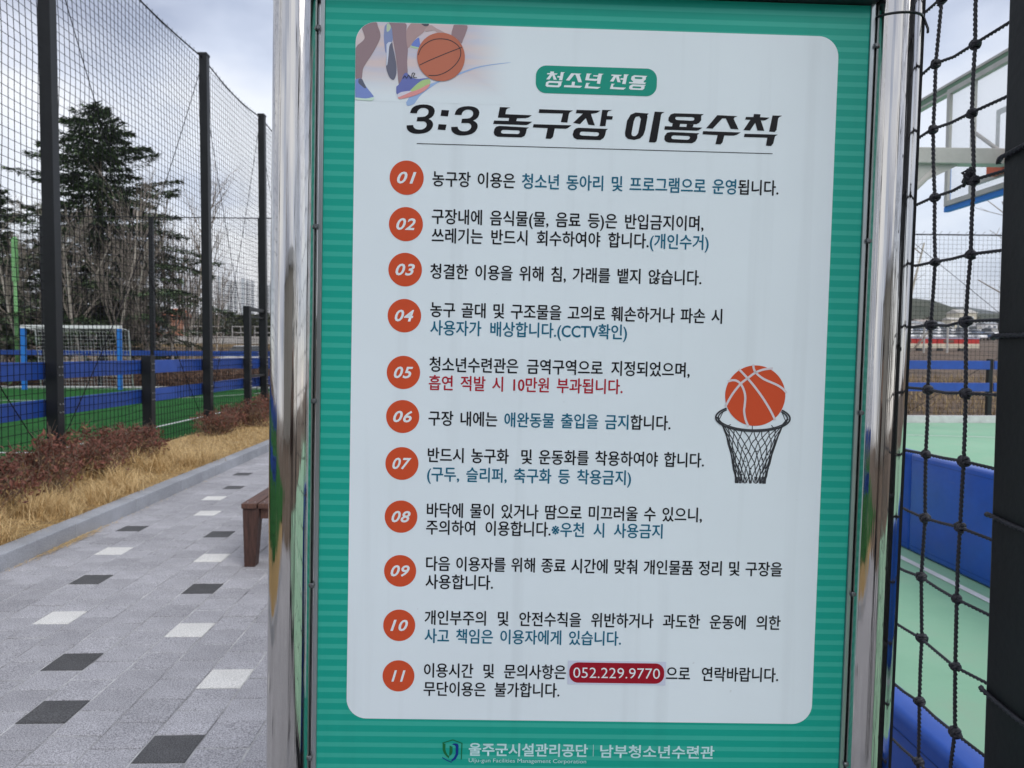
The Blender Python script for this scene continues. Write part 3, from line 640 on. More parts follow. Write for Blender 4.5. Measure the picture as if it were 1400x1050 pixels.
DATA = {'R_sign': [[0.999771, 0.012591, 0.017304], [-0.012607, 0.99992, 0.000791], [-0.017293, -0.001009, 0.99985]], 'lines': [[[['농구장 이용은 ', 'k'], ['청소년 동아리 및 프로그램으로 운영', 't'], ['됩니다.', 'k']], -290.44, 331.18, 356.78, 26.47], [[['구장내에 음식물(물, 음료 등)은 반입금지이며,', 'k']], -290.27, 197.67, 290.17, 26.71], [[['쓰레기는 반드시 회수하여야 합니다.', 'k'], ['(개인수거)', 't']], -289.65, 208.11, 256.35, 26.64], [[['청결한 이용을 위해 침, 가래를 뱉지 않습니다.', 'k']], -291.23, 197.12, 192.54, 26.88], [[['농구 골대 및 구조물을 고의로 훼손하거나 파손 시', 'k']], -289.98, 237.17, 124.14, 26.21], [[['사용자가 배상합니다.(CCTV확인)', 't']], -289.39, 65.13, 91.61, 26.01], [[['청소년수련관은 금역구역으로 지정되었으며,', 'k']], -289.77, 181.37, 25.77, 29.54], [[['흡연 적발 시 10만원 부과됩니다.', 'r']], -290.35, 60.06, -7.52, 26.43], [[['구장 내에는 ', 'k'], ['애완동물 출입을 금지', 't'], ['합니다.', 'k']], -289.72, 149.5, -71.62, 27.6], [[['반드시 농구화  및 운동화를 착용하여야 합니다.', 'k']], -289.7, 213.01, -138.46, 27.05], [[['(구두, 슬리퍼, 축구화 등 착용금지)', 't']], -290.26, 80.31, -173.23, 28.58], [[['바닥에 물이 있거나 땀으로 미끄러울 수 있으니,', 'k']], -289.6, 212.78, -239.14, 29.64], [[['주의하여 이용합니다.', 'k'], ['※우천 시 사용금지', 't']], -290.36, 141.06, -270.78, 25.52], [[['다음 이용자를 위해 종료 시간에 맞춰 개인물품 정리 및 구장을', 'k']], -289.16, 364.38, -337.42, 26.98], [[['사용합니다.', 'k']], -289.63, -167.15, -370.93, 24.87], [[['개인부주의 및 안전수칙을 위반하거나 과도한 운동에 의한', 'k']], -290.17, 365.23, -437.41, 27.01], [[['사고 책임은 이용자에게 있습니다.', 't']], -289.56, 70.64, -471.31, 25.03], [[['이용시간 및 문의사항은', 'k']], -289.62, -29.33, -535.67, 27.32], [[['으로 연락바랍니다.', 'k']], 156.6, 364.75, -535.46, 27.51], [[['무단이용은 불가합니다.', 'k']], -289.68, -40.47, -570.0, 25.45]], 'badges': [[-336.81, 356.99, 30.3], [-337.12, 274.92, 30.3], [-336.81, 194.01, 30.0], [-336.61, 111.75, 30.0], [-336.22, 9.69, 30.0], [-336.6, -69.96, 29.9], [-336.24, -155.32, 29.9], [-336.48, -252.42, 29.6], [-337.1, -352.14, 29.2], [-336.64, -452.87, 29.2], [-336.3, -546.99, 29.1]], 'title': [['p', [(-173.34, 485.89), (-154.24, 485.7), (-159.23, 484.07), (-161.94, 481.76), (-163.27, 473.79), (-116.21, 473.18), (-122.15, 469.04), (-127.16, 467.9), (-142.24, 467.21), (-143.64, 462.21), (-125.76, 461.98), (-115.18, 461.79), (-121.37, 457.4), (-125.61, 455.78), (-184.5, 456.07), (-183.12, 462.06), (-157.22, 462.07), (-156.33, 467.3), (-176.45, 467.46)]], ['r', [(-173.37, 452.92), (-120.47, 451.46), (-124.45, 449.11), (-126.02, 441.12), (-128.18, 436.58), (-133.91, 433.68), (-176.21, 433.72), (-181.3, 436.06), (-183.41, 440.47), (-182.05, 447.46), (-179.11, 451.26)], [(-164.92, 446.21), (-139.74, 445.94), (-136.94, 444.78), (-136.88, 442.05), (-139.09, 439.75), (-140.09, 439.47), (-166.27, 439.47), (-169.82, 440.36), (-170.36, 442.33), (-169.66, 444.58), (-167.43, 446.14)]], ['p', [(-103.13, 484.22), (-42.87, 483.75), (-48.34, 480.61), (-50.02, 477.34), (-52.41, 462.37), (-64.03, 462.78), (-60.63, 478.02), (-103.98, 477.75)]], ['p', [(-112.56, 457.65), (-44.71, 457.62), (-51.15, 452.71), (-54.9, 451.36), (-74.58, 451.29), (-77.48, 436.04), (-81.43, 432.69), (-90.52, 432.93), (-87.2, 451.42), (-113.93, 451.9)]], ['p', [(-36.34, 485.12), (6.34, 484.95), (-0.09, 480.77), (-10.52, 478.79), (-9.78, 475.98), (-3.15, 458.77), (-14.71, 459.6), (-19.48, 471.19), (-29.66, 460.2), (-41.89, 462.17), (-24.92, 478.89), (-37.62, 479.16)]], ['p', [(9.45, 486.33), (27.52, 486.6), (20.77, 484.34), (19.0, 481.97), (18.12, 476.02), (28.63, 475.55), (27.74, 469.85), (17.26, 469.55), (16.01, 458.16), (5.79, 457.61)]], ['r', [(-32.1, 453.68), (20.61, 453.13), (17.15, 450.32), (16.04, 443.19), (13.58, 437.31), (7.79, 433.01), (-34.17, 432.98), (-40.14, 435.78), (-42.26, 441.53), (-40.48, 448.67), (-36.66, 452.52)], [(-24.07, 447.34), (2.16, 446.8), (4.82, 445.58), (4.89, 442.87), (3.0, 440.24), (-0.26, 439.63), (-26.5, 440.17), (-29.42, 441.38), (-29.74, 443.69), (-28.63, 446.17), (-26.69, 447.13)]], ['r', [(69.33, 483.44), (93.0, 482.32), (89.91, 480.43), (90.82, 476.33), (87.33, 452.98), (84.19, 443.85), (78.58, 438.0), (68.15, 435.12), (57.07, 436.61), (52.21, 440.87), (51.25, 446.78), (54.54, 468.82), (60.27, 479.31)], [(73.45, 477.63), (76.88, 476.95), (79.03, 475.21), (79.13, 472.12), (76.26, 453.96), (74.89, 446.94), (71.86, 442.98), (67.97, 441.32), (64.27, 441.99), (62.86, 445.05), (63.51, 449.72), (66.38, 467.88), (69.05, 475.18)]], ['p', [(103.4, 485.98), (121.28, 485.73), (116.63, 483.27), (115.13, 480.9), (109.14, 436.8), (108.19, 433.41), (105.09, 431.51), (94.56, 431.73)]], ['r', [(138.96, 484.18), (191.88, 484.17), (187.24, 481.19), (187.5, 473.45), (184.24, 468.7), (179.06, 465.97), (140.86, 465.9), (132.92, 467.22), (128.33, 470.96), (128.69, 476.14), (132.44, 482.18)], [(145.73, 478.18), (170.74, 478.39), (174.72, 477.47), (175.34, 474.65), (173.83, 472.54), (170.16, 471.91), (147.24, 472.28), (142.75, 472.67), (140.59, 474.42), (141.04, 476.75), (143.1, 478.1)]], ['p', [(136.37, 466.28), (149.81, 466.16), (148.68, 460.18), (135.5, 460.57)]], ['p', [(162.2, 465.74), (174.06, 465.56), (172.66, 460.09), (161.06, 460.27)]], ['p', [(122.59, 460.98), (190.06, 460.33), (183.88, 455.76), (180.23, 454.62), (121.74, 454.75)]], ['r', [(133.44, 450.95), (185.13, 450.1), (181.52, 447.41), (181.46, 441.45), (178.23, 435.4), (172.27, 432.12), (130.09, 432.22), (124.77, 433.88), (122.28, 437.69), (122.62, 443.65), (126.91, 449.47)], [(141.53, 445.23), (165.26, 444.87), (168.47, 443.41), (168.04, 440.55), (165.47, 438.4), (162.85, 438.07), (139.64, 438.44), (135.67, 439.11), (134.55, 441.15), (135.77, 444.03), (138.37, 445.14)]], ['p', [(216.18, 483.07), (252.62, 482.32), (246.9, 479.83), (245.95, 476.95), (255.3, 459.1), (241.29, 459.48), (231.66, 477.83), (225.34, 477.65), (208.57, 459.05), (196.94, 459.5)]], ['p', [(191.58, 454.17), (259.46, 453.78), (252.22, 449.17), (246.99, 447.72), (230.09, 447.5), (227.09, 434.97), (223.78, 431.51), (214.52, 431.76), (217.92, 447.93), (190.72, 448.45)]], ['p', [(282.03, 487.06), (293.93, 486.88), (293.33, 481.69), (310.53, 481.41), (304.6, 477.36), (301.47, 476.23), (294.86, 476.3), (301.89, 457.85), (289.45, 458.01), (284.98, 471.61), (275.98, 457.62), (264.06, 458.06), (276.08, 476.53), (266.82, 476.78), (267.71, 481.46), (281.18, 481.6)]], ['p', [(315.67, 485.45), (333.14, 485.44), (328.2, 482.96), (326.18, 480.57), (323.79, 459.77), (320.75, 456.31), (310.67, 456.8)]], ['p', [(266.67, 451.65), (326.48, 451.81), (321.56, 448.81), (318.88, 435.76), (315.08, 431.24), (305.78, 431.75), (307.9, 445.83), (265.3, 445.91)]]], 'three': [(-338.51, 457.07), (-209.25, 462.05), 50.920000000000016], 'header_glyphs': [['p', [(-84.83, 550.92), (-78.28, 550.77), (-78.74, 547.81), (-71.83, 547.67), (-74.08, 545.51), (-77.44, 545.41), (-73.32, 536.66), (-78.81, 536.5), (-81.3, 544.08), (-86.42, 536.62), (-92.09, 536.8), (-85.41, 545.52), (-90.9, 545.7), (-90.24, 547.81), (-85.29, 547.96)]], ['p', [(-66.24, 550.44), (-58.79, 550.15), (-61.23, 548.51), (-63.38, 535.92), (-69.41, 536.09), (-68.28, 540.47), (-72.54, 540.69), (-71.9, 543.32), (-67.47, 543.1)]], ['r', [(-87.07, 534.34), (-62.63, 534.03), (-64.53, 532.4), (-65.44, 526.46), (-69.09, 523.56), (-90.35, 523.63), (-93.06, 525.81), (-92.14, 531.58)], [(-85.57, 530.9), (-71.58, 530.8), (-70.14, 529.8), (-70.79, 527.69), (-72.18, 526.78), (-87.43, 527.19), (-88.51, 528.03), (-87.5, 530.32)]], ['p', [(-47.6, 548.92), (-29.34, 548.6), (-32.83, 546.58), (-28.23, 533.49), (-34.79, 533.64), (-40.1, 546.54), (-42.4, 546.47), (-50.62, 535.78), (-57.01, 536.11)]], ['p', [(-45.97, 534.18), (-40.65, 533.99), (-41.37, 527.52), (-27.34, 527.07), (-31.51, 523.81), (-60.42, 524.17), (-59.45, 527.51), (-46.69, 527.71)]], ['p', [(-20.15, 549.4), (-11.09, 549.15), (-14.23, 547.14), (-15.65, 540.48), (-1.62, 540.21), (0.03, 544.44), (-8.48, 544.53), (-8.01, 546.63), (0.33, 546.54), (1.13, 549.87), (10.19, 549.44), (6.87, 547.43), (4.29, 531.68), (-1.75, 532.02), (-0.83, 537.27), (-4.72, 536.63), (-22.66, 537.49)]], ['p', [(-20.58, 532.85), (-13.3, 532.54), (-16.28, 531.06), (-16.87, 526.69), (5.51, 526.14), (0.28, 522.84), (-23.35, 523.53)]], ['p', [(24.23, 548.82), (43.06, 548.52), (40.28, 546.34), (37.09, 546.25), (40.95, 535.56), (35.08, 535.73), (32.34, 544.71), (27.96, 536.39), (21.73, 536.73), (28.21, 546.33), (23.76, 546.54)]], ['p', [(46.39, 550.01), (55.47, 549.42), (52.51, 547.41), (49.75, 532.69), (43.52, 532.85), (45.09, 540.04), (40.11, 540.24), (40.56, 542.87), (45.72, 542.68)]], ['p', [(24.69, 532.81), (30.91, 532.47), (27.94, 530.81), (27.52, 526.79), (50.82, 526.44), (46.3, 522.82), (21.93, 523.49)]], ['r', [(65.09, 548.83), (88.41, 548.14), (85.98, 545.98), (85.41, 541.43), (81.41, 538.52), (61.84, 538.63), (59.09, 541.33), (60.36, 546.6)], [(67.85, 545.78), (78.52, 545.75), (79.97, 544.75), (79.31, 542.99), (77.74, 542.24), (67.06, 542.44), (65.61, 543.27), (66.26, 545.38)]], ['p', [(63.08, 538.66), (82.65, 538.55), (82.0, 536.62), (86.81, 536.41), (83.69, 533.53), (55.74, 534.26), (56.38, 536.72), (62.43, 536.55)]], ['r', [(62.01, 532.7), (86.22, 532.38), (84.15, 530.4), (83.4, 525.66), (80.1, 523.12), (58.74, 523.36), (56.01, 525.37), (57.28, 530.29)], [(64.43, 529.29), (76.89, 528.96), (78.34, 528.13), (77.67, 526.72), (76.27, 525.98), (63.1, 526.28), (61.83, 527.12), (62.66, 528.89)]]], 'threes': [[(-332.48, 470.84), (-331.31, 475.33), (-329.37, 479.09), (-326.18, 482.15), (-321.96, 484.25), (-315.74, 485.91), (-308.75, 486.61), (-302.48, 486.3), (-297.21, 485.22), (-292.66, 482.88), (-289.85, 479.75), (-288.78, 475.83), (-289.45, 471.6), (-291.37, 467.34), (-294.82, 464.03), (-299.78, 461.41), (-295.49, 459.55), (-292.68, 456.66), (-291.36, 452.74), (-291.78, 448.76), (-293.72, 444.74), (-296.91, 441.18), (-301.61, 438.07), (-307.85, 436.16), (-314.84, 434.97), (-321.85, 434.77), (-327.38, 435.6), (-332.42, 437.69), (-335.97, 440.56), (-338.04, 444.46), (-338.37, 449.15), (-326.87, 449.98), (-326.32, 447.27), (-324.53, 444.85), (-322.0, 443.19), (-318.48, 442.3), (-314.47, 442.16), (-310.47, 442.77), (-306.99, 444.36), (-304.28, 446.67), (-302.83, 449.68), (-302.62, 452.16), (-303.67, 454.61), (-305.7, 456.28), (-308.72, 456.94), (-320.73, 456.59), (-319.36, 464.05), (-309.86, 464.83), (-305.87, 465.68), (-302.65, 467.76), (-300.69, 470.04), (-299.74, 473.04), (-300.05, 476.24), (-301.59, 478.42), (-304.12, 479.83), (-307.63, 480.47), (-311.64, 480.35), (-315.12, 479.01), (-317.83, 476.71), (-319.53, 473.94), (-320.47, 470.7)], [(-253.33, 470.18), (-252.17, 474.67), (-250.24, 478.44), (-247.04, 481.5), (-242.82, 483.6), (-236.58, 485.27), (-229.58, 485.97), (-223.3, 485.66), (-218.01, 484.58), (-213.44, 482.24), (-210.62, 479.1), (-209.53, 475.17), (-210.19, 470.94), (-212.11, 466.67), (-215.56, 463.35), (-220.53, 460.73), (-216.22, 458.87), (-213.4, 455.98), (-212.06, 452.05), (-212.48, 448.07), (-214.4, 444.05), (-217.6, 440.48), (-222.3, 437.37), (-228.55, 435.45), (-235.56, 434.26), (-242.58, 434.06), (-248.12, 434.89), (-253.19, 436.98), (-256.76, 439.85), (-258.84, 443.76), (-259.18, 448.46), (-247.66, 449.29), (-247.1, 446.58), (-245.3, 444.15), (-242.75, 442.49), (-239.22, 441.6), (-235.2, 441.46), (-231.19, 442.08), (-227.71, 443.66), (-224.99, 445.97), (-223.55, 448.99), (-223.35, 451.48), (-224.4, 453.93), (-226.45, 455.6), (-229.47, 456.26), (-241.51, 455.91), (-240.16, 463.38), (-230.64, 464.15), (-226.64, 465.01), (-223.42, 467.09), (-221.46, 469.37), (-220.52, 472.37), (-220.83, 475.58), (-222.38, 477.77), (-224.92, 479.18), (-228.45, 479.82), (-232.46, 479.7), (-235.94, 478.36), (-238.66, 476.05), (-240.36, 473.28), (-241.29, 470.04)], [(-276.79, 477.91), (-263.51, 477.56), (-265.3, 466.86), (-278.35, 467.47)], [(-281.58, 452.77), (-267.54, 452.43), (-269.36, 442.72), (-283.16, 443.31)]], 'pill': [(-110.53, 537.23), (105.76, 536.66), 48.39999999999998], 'underline': [(-319.67, 419.19), (318.29, 416.25)], 'red_pill': [(-23.92, -535.97), (153.66, -536.88), 38.039999999999964], 'sticker': [(-25.69, -535.31), (155.53, -536.16), 44.22000000000003], 'phone': [(-15.55, -535.85), (144.69, -536.59), 19.199999999999932], 'ball': [303.04, -18.36, 55.201499999999996], 'rim': [300.19, -59.18, 68.121, 24.1425], 'seams': [[(249.54, -37.84), (260.8, -16.74), (275.43, 2.64), (287.83, 13.07), (301.49, 23.52), (316.59, 29.7), (332.6, 32.08)], [(271.94, 28.69), (287.83, 13.07), (302.49, -3.63), (315.91, -20.63), (329.47, -40.71), (340.74, -60.87)], [(252.57, 6.7), (259.89, 8.89), (267.58, 8.05), (275.43, 2.64), (281.72, -8.66), (284.73, -21.3), (284.27, -36.58), (283.61, -46.78), (286.72, -62.01), (292.31, -74.65)], [(297.39, 37.88), (298.1, 32.32), (300.08, 27.3), (302.77, 23.55), (309.9, 17.36), (319.84, 11.24), (340.62, 2.8), (352.4, -4.06), (359.59, -11.28)]], 'net_bottom': [(274.27, -178.7), (280.59, -176.01), (293.05, -179.62), (307.6, -176.77), (316.64, -177.88), (325.63, -177.7)], 'photo': [['court_line', [(-339.78, 489.43), (-333.28, 499.5), (-322.35, 509.69), (-304.74, 518.98), (-295.94, 523.63), (-282.69, 528.41), (-243.0, 545.37), (-207.63, 556.96), (-161.02, 564.29), (-161.0, 563.41), (-207.59, 555.21), (-242.93, 541.87), (-278.24, 528.1), (-295.82, 517.06), (-313.35, 503.38), (-322.05, 492.15), (-326.39, 486.54), (-337.45, 483.36)], (0.3, 0.45, 0.75)], ['shoe', [(-380.01, 620.38), (-376.32, 624.85), (-372.36, 625.62), (-367.37, 617.52), (-365.64, 606.69), (-365.89, 594.7), (-372.49, 592.32), (-375.06, 586.79), (-375.54, 575.22), (-378.46, 577.96), (-381.05, 601.85)], (0.2, 0.26, 0.5)], ['shoe_trim', [(-376.31, 623.76), (-373.02, 625.6), (-368.95, 619.64), (-371.72, 613.03), (-376.12, 611.8)], (0.5, 0.62, 0.42)], ['shoe', [(-333.71, 589.59), (-327.19, 596.99), (-319.54, 602.68), (-317.65, 596.19), (-316.55, 583.8), (-323.66, 585.1)], (0.12, 0.2, 0.62)], ['shoe_trim', [(-334.79, 588.03), (-330.36, 587.73), (-318.13, 585.49), (-319.2, 583.06), (-326.97, 583.91), (-332.98, 585.47)], (0.45, 0.65, 0.4)], ['leg', [(-373.05, 627.78), (-343.43, 627.84), (-341.8, 609.61), (-338.11, 587.93), (-339.18, 559.52), (-337.96, 539.88), (-342.69, 530.99), (-349.24, 524.22), (-353.63, 521.47), (-357.27, 554.6), (-360.73, 576.33), (-364.84, 598.0), (-367.37, 617.52)], (0.27, 0.17, 0.2)], ['arm', [(-333.25, 627.29), (-302.26, 626.96), (-306.53, 618.33), (-313.03, 610.51), (-323.95, 601.45), (-333.69, 588.07), (-337.83, 584.01), (-340.4, 592.22), (-341.8, 609.61), (-339.74, 618.38)], (0.42, 0.27, 0.27)], ['hand', [(-309.81, 616.05), (-304.37, 621.67), (-297.79, 625.14), (-288.84, 619.97), (-276.54, 614.26), (-274.27, 611.71), (-284.24, 610.97), (-292.09, 615.95), (-297.61, 615.34), (-306.44, 613.33)], (0.48, 0.34, 0.34)], ['cuff', [(-316.66, 627.81), (-302.26, 627.39), (-303.96, 623.42), (-308.82, 622.61), (-313.29, 624.87)], (0.03, 0.03, 0.05)], ['leg', [(-257.93, 626.83), (-234.64, 626.9), (-236.58, 612.89), (-240.79, 601.85), (-243.98, 594.77), (-253.04, 603.65), (-262.02, 608.83)], (0.3, 0.18, 0.2)], ['leg', [(-421.05, 618.01), (-412.76, 624.79), (-395.59, 627.94), (-391.71, 620.02), (-387.33, 608.19), (-388.05, 597.28), (-396.62, 579.59), (-405.26, 565.15), (-411.74, 555.13), (-417.11, 544.05), (-419.08, 526.51), (-424.61, 526.34), (-430.2, 530.55), (-430.81, 574.18), (-427.65, 585.17), (-422.19, 590.13), (-415.88, 596.42), (-415.09, 602.97)], (0.27, 0.17, 0.19)], ['dark_sole', [(-374.67, 590.07), (-371.4, 593.0), (-366.31, 593.16), (-364.63, 584.93), (-361.07, 569.77), (-358.16, 554.57), (-357.91, 539.28), (-360.43, 530.45), (-363.71, 527.73), (-369.31, 531.28), (-373.9, 540.98), (-376.28, 551.84), (-375.67, 569.32)], (0.1, 0.1, 0.16)], ['shoe_edge', [(-376.2, 588.93), (-372.5, 592.97), (-366.98, 593.14), (-369.14, 590.24), (-371.27, 584.73), (-372.16, 571.61), (-374.1, 554.09), (-375.87, 554.04), (-375.67, 569.32)], (0.62, 0.66, 0.8)], ['shoe', [(-430.14, 526.18), (-424.63, 528.09), (-419.09, 527.6), (-413.42, 517.93), (-406.65, 509.38), (-401.01, 502.97), (-397.58, 496.06), (-410.85, 493.48), (-429.69, 494.46)], (0.16, 0.24, 0.6)], ['sole', [(-429.7, 495.11), (-410.85, 493.92), (-397.59, 496.5), (-399.28, 490.75), (-415.24, 490.72), (-429.65, 491.61)], (0.6, 0.8, 0.66)], ['laces', [(-424.18, 527.45), (-418.43, 527.62), (-414.56, 520.52), (-410.7, 513.63), (-412.88, 511.38), (-418.92, 515.58), (-424.53, 520.88)], (0.07, 0.08, 0.14)], ['shoe', [(-357.54, 516.31), (-353.6, 519.71), (-349.27, 526.41), (-345.02, 537.48), (-339.53, 540.93), (-333.9, 535.63), (-322.71, 530.49), (-304.99, 532.56), (-299.4, 530.54), (-298.18, 524.66), (-313.51, 512.15), (-333.41, 507.17), (-355.07, 501.05)], (0.1, 0.13, 0.44)], ['shoe_trim', [(-333.46, 509.8), (-322.54, 520.64), (-311.58, 528.64), (-299.4, 530.54), (-297.72, 523.58), (-302.5, 517.95), (-313.55, 514.34), (-326.75, 507.37)], (0.42, 0.6, 0.22)], ['sole', [(-355.07, 501.05), (-340.06, 506.53), (-326.78, 509.12), (-313.56, 514.77), (-304.76, 520.08), (-298.58, 522.45), (-300.26, 516.92), (-311.21, 507.83), (-326.64, 500.79), (-342.11, 496.39), (-352.75, 494.76)], (0.75, 0.28, 0.27)], ['shoe_edge', [(-355.98, 502.12), (-348.95, 506.71), (-333.45, 509.36), (-331.21, 508.33), (-342.22, 502.52), (-354.13, 497.79)], (0.66, 0.64, 0.76)]], 'photo_region': [(-429.41, 474.3), (-431.11, 595.94), (-425.81, 611.34), (-417.12, 621.39), (-403.96, 627.24), (-395.14, 627.95), (-284.53, 626.64), (-129.05, 626.73), (-125.65, 483.18)], 'pball': [-279.48, 570.08, 42.22184124807132], 'pseams': [[(-316.92, 554.73), (-296.69, 564.75), (-270.27, 576.48), (-242.96, 587.81)], [(-319.89, 572.12), (-314.79, 584.29), (-306.07, 592.85), (-295.1, 598.86), (-281.84, 601.45), (-266.28, 599.97), (-255.09, 594.86), (-247.17, 587.46), (-244.53, 577.71), (-247.42, 566.69), (-256.52, 554.38), (-269.65, 544.13), (-285.09, 537.97), (-300.63, 537.07)]], 'laces_line': [(-346.01, 530.45), (-342.77, 535.36), (-339.37, 531.09), (-336.14, 536.66), (-331.6, 530.88), (-329.54, 540.14), (-325.08, 539.18), (-328.32, 533.61), (-321.64, 532.71)], 'logo': [['g', [(-253.3, -671.54), (-247.91, -673.69), (-248.02, -683.29), (-246.46, -689.19), (-243.48, -694.33), (-240.26, -696.51), (-241.18, -700.96), (-246.32, -696.58), (-250.77, -690.72), (-252.9, -684.83)]], ['g', [(-240.21, -676.55), (-234.82, -678.7), (-234.62, -689.04), (-236.98, -694.25), (-240.55, -696.07)]], ['b', [(-236.2, -674.58), (-233.49, -672.77), (-229.17, -672.42), (-225.1, -673.41), (-223.74, -676.79), (-224.13, -693.36), (-228.58, -702.29), (-236.0, -707.11), (-236.8, -703.57), (-231.82, -699.07), (-228.78, -691.93), (-229.05, -678.63), (-230.84, -675.69)]]], 'logo_lines': [['g', [(-253.29, -671.83), (-234.64, -665.69), (-217.48, -671.83), (-218.32, -702.17)]], ['b', [(-253.2, -699.33), (-244.73, -704.26), (-236.28, -708.01)]]], 'org1': [(-204.92, -682.87), (15.51, -683.65), 24.839999999999918], 'org_en': [(-204.47, -704.69), (12.96, -704.88), 9.669999999999959], 'org2': [(38.46, -683.37), (251.22, -684.26), 24.930000000000064], 'divider': [(25.64, -671.75), (25.98, -693.91)], 'board': [(-484.48, 656.68), (-480.94, -715.12), (483.54, 681.2), (487.62, -710.73), (418.74, 683.87), (-484.69, 662.99)], 'panel_radius': [(-431.1, 595.17), (-395.9, 628.11), (395.99, 627.37), (430.59, 589.59)], 'tube': [(-575.49, 647.47), (-498.0, 649.93), (-571.49, -716.19), (-490.58, -715.24), (492.95, 617.26), (575.72, 619.82), (499.73, -703.6), (582.52, -702.63)], 'ring': [(-535.9, 657.56), (531.66, 669.9)], 'stripe': [(486.38, 646.38), (484.63, 625.76), (484.69, -575.07), (483.85, -555.0), (-422.3, -611.37)], 'bolts': [(-495.55, 605.72), (-494.12, 266.27), (-494.38, -45.02), (-491.27, -425.9), (-495.94, -715.3), (496.25, 617.37), (492.67, 318.38), (493.9, 9.81), (494.31, -317.07)]}

# ------------------------------------------------------------------ rules sign
sr = bpy.data.objects.new('rules_sign', None); COL.objects.link(sr)
RS = DATA['R_sign']
PC = Vector((0.1832, 1.32, 1.4478))                       # centre of the white panel
base = PC + Matrix(RS) @ Vector((0, 0.02, -1.45))
sr.matrix_world = Matrix([[*RS[0], base.x], [*RS[1], base.y], [*RS[2], base.z], [0, 0, 0, 1]])
tag(sr, 'green and white basketball court rules board held between two chrome posts', 'sign')
OY, OZ = -0.02, 1.45                                       # panel face in the sign's own frame
m_chrome = mat('polished_steel', (0.60, 0.585, 0.56), 0.05, 1.0)
nt = m_chrome.node_tree; bs = nt.nodes['Principled BSDF']
tc = nt.nodes.new('ShaderNodeTexCoord'); mp = nt.nodes.new('ShaderNodeMapping'); mp.inputs['Scale'].default_value = (120, 120, 0.8)
n1 = nt.nodes.new('ShaderNodeTexNoise'); n1.inputs['Scale'].default_value = 1.0; n1.inputs['Detail'].default_value = 3
bp = nt.nodes.new('ShaderNodeBump'); bp.inputs['Strength'].default_value = 0.42; bp.inputs['Distance'].default_value = 0.002
mp2 = nt.nodes.new('ShaderNodeMapping'); mp2.inputs['Scale'].default_value = (90, 90, 8)
n2 = nt.nodes.new('ShaderNodeTexNoise'); n2.inputs['Scale'].default_value = 2.0; n2.inputs['Detail'].default_value = 8
mr = nt.nodes.new('ShaderNodeMapRange'); mr.inputs[1].default_value = .45; mr.inputs[2].default_value = .75; mr.inputs[3].default_value = .035; mr.inputs[4].default_value = .16
for a, c in ((tc.outputs['Object'], mp.inputs[0]), (mp.outputs[0], n1.inputs['Vector']), (n1.outputs[0], bp.inputs['Height']), (bp.outputs[0], bs.inputs['Normal']),
             (tc.outputs['Object'], mp2.inputs[0]), (mp2.outputs[0], n2.inputs['Vector']), (n2.outputs[0], mr.inputs[0]), (mr.outputs[0], bs.inputs['Roughness'])): nt.links.new(a, c)
m_tray = mat('brushed_frame_steel', (0.34, 0.38, 0.39), 0.30, 0.85, nscale=30, namt=0.15, stretch=(1, 1, .1))
m_dkst = mat('dark_steel', (0.05, 0.055, 0.06), 0.35, 0.6, nscale=12, namt=0.3)

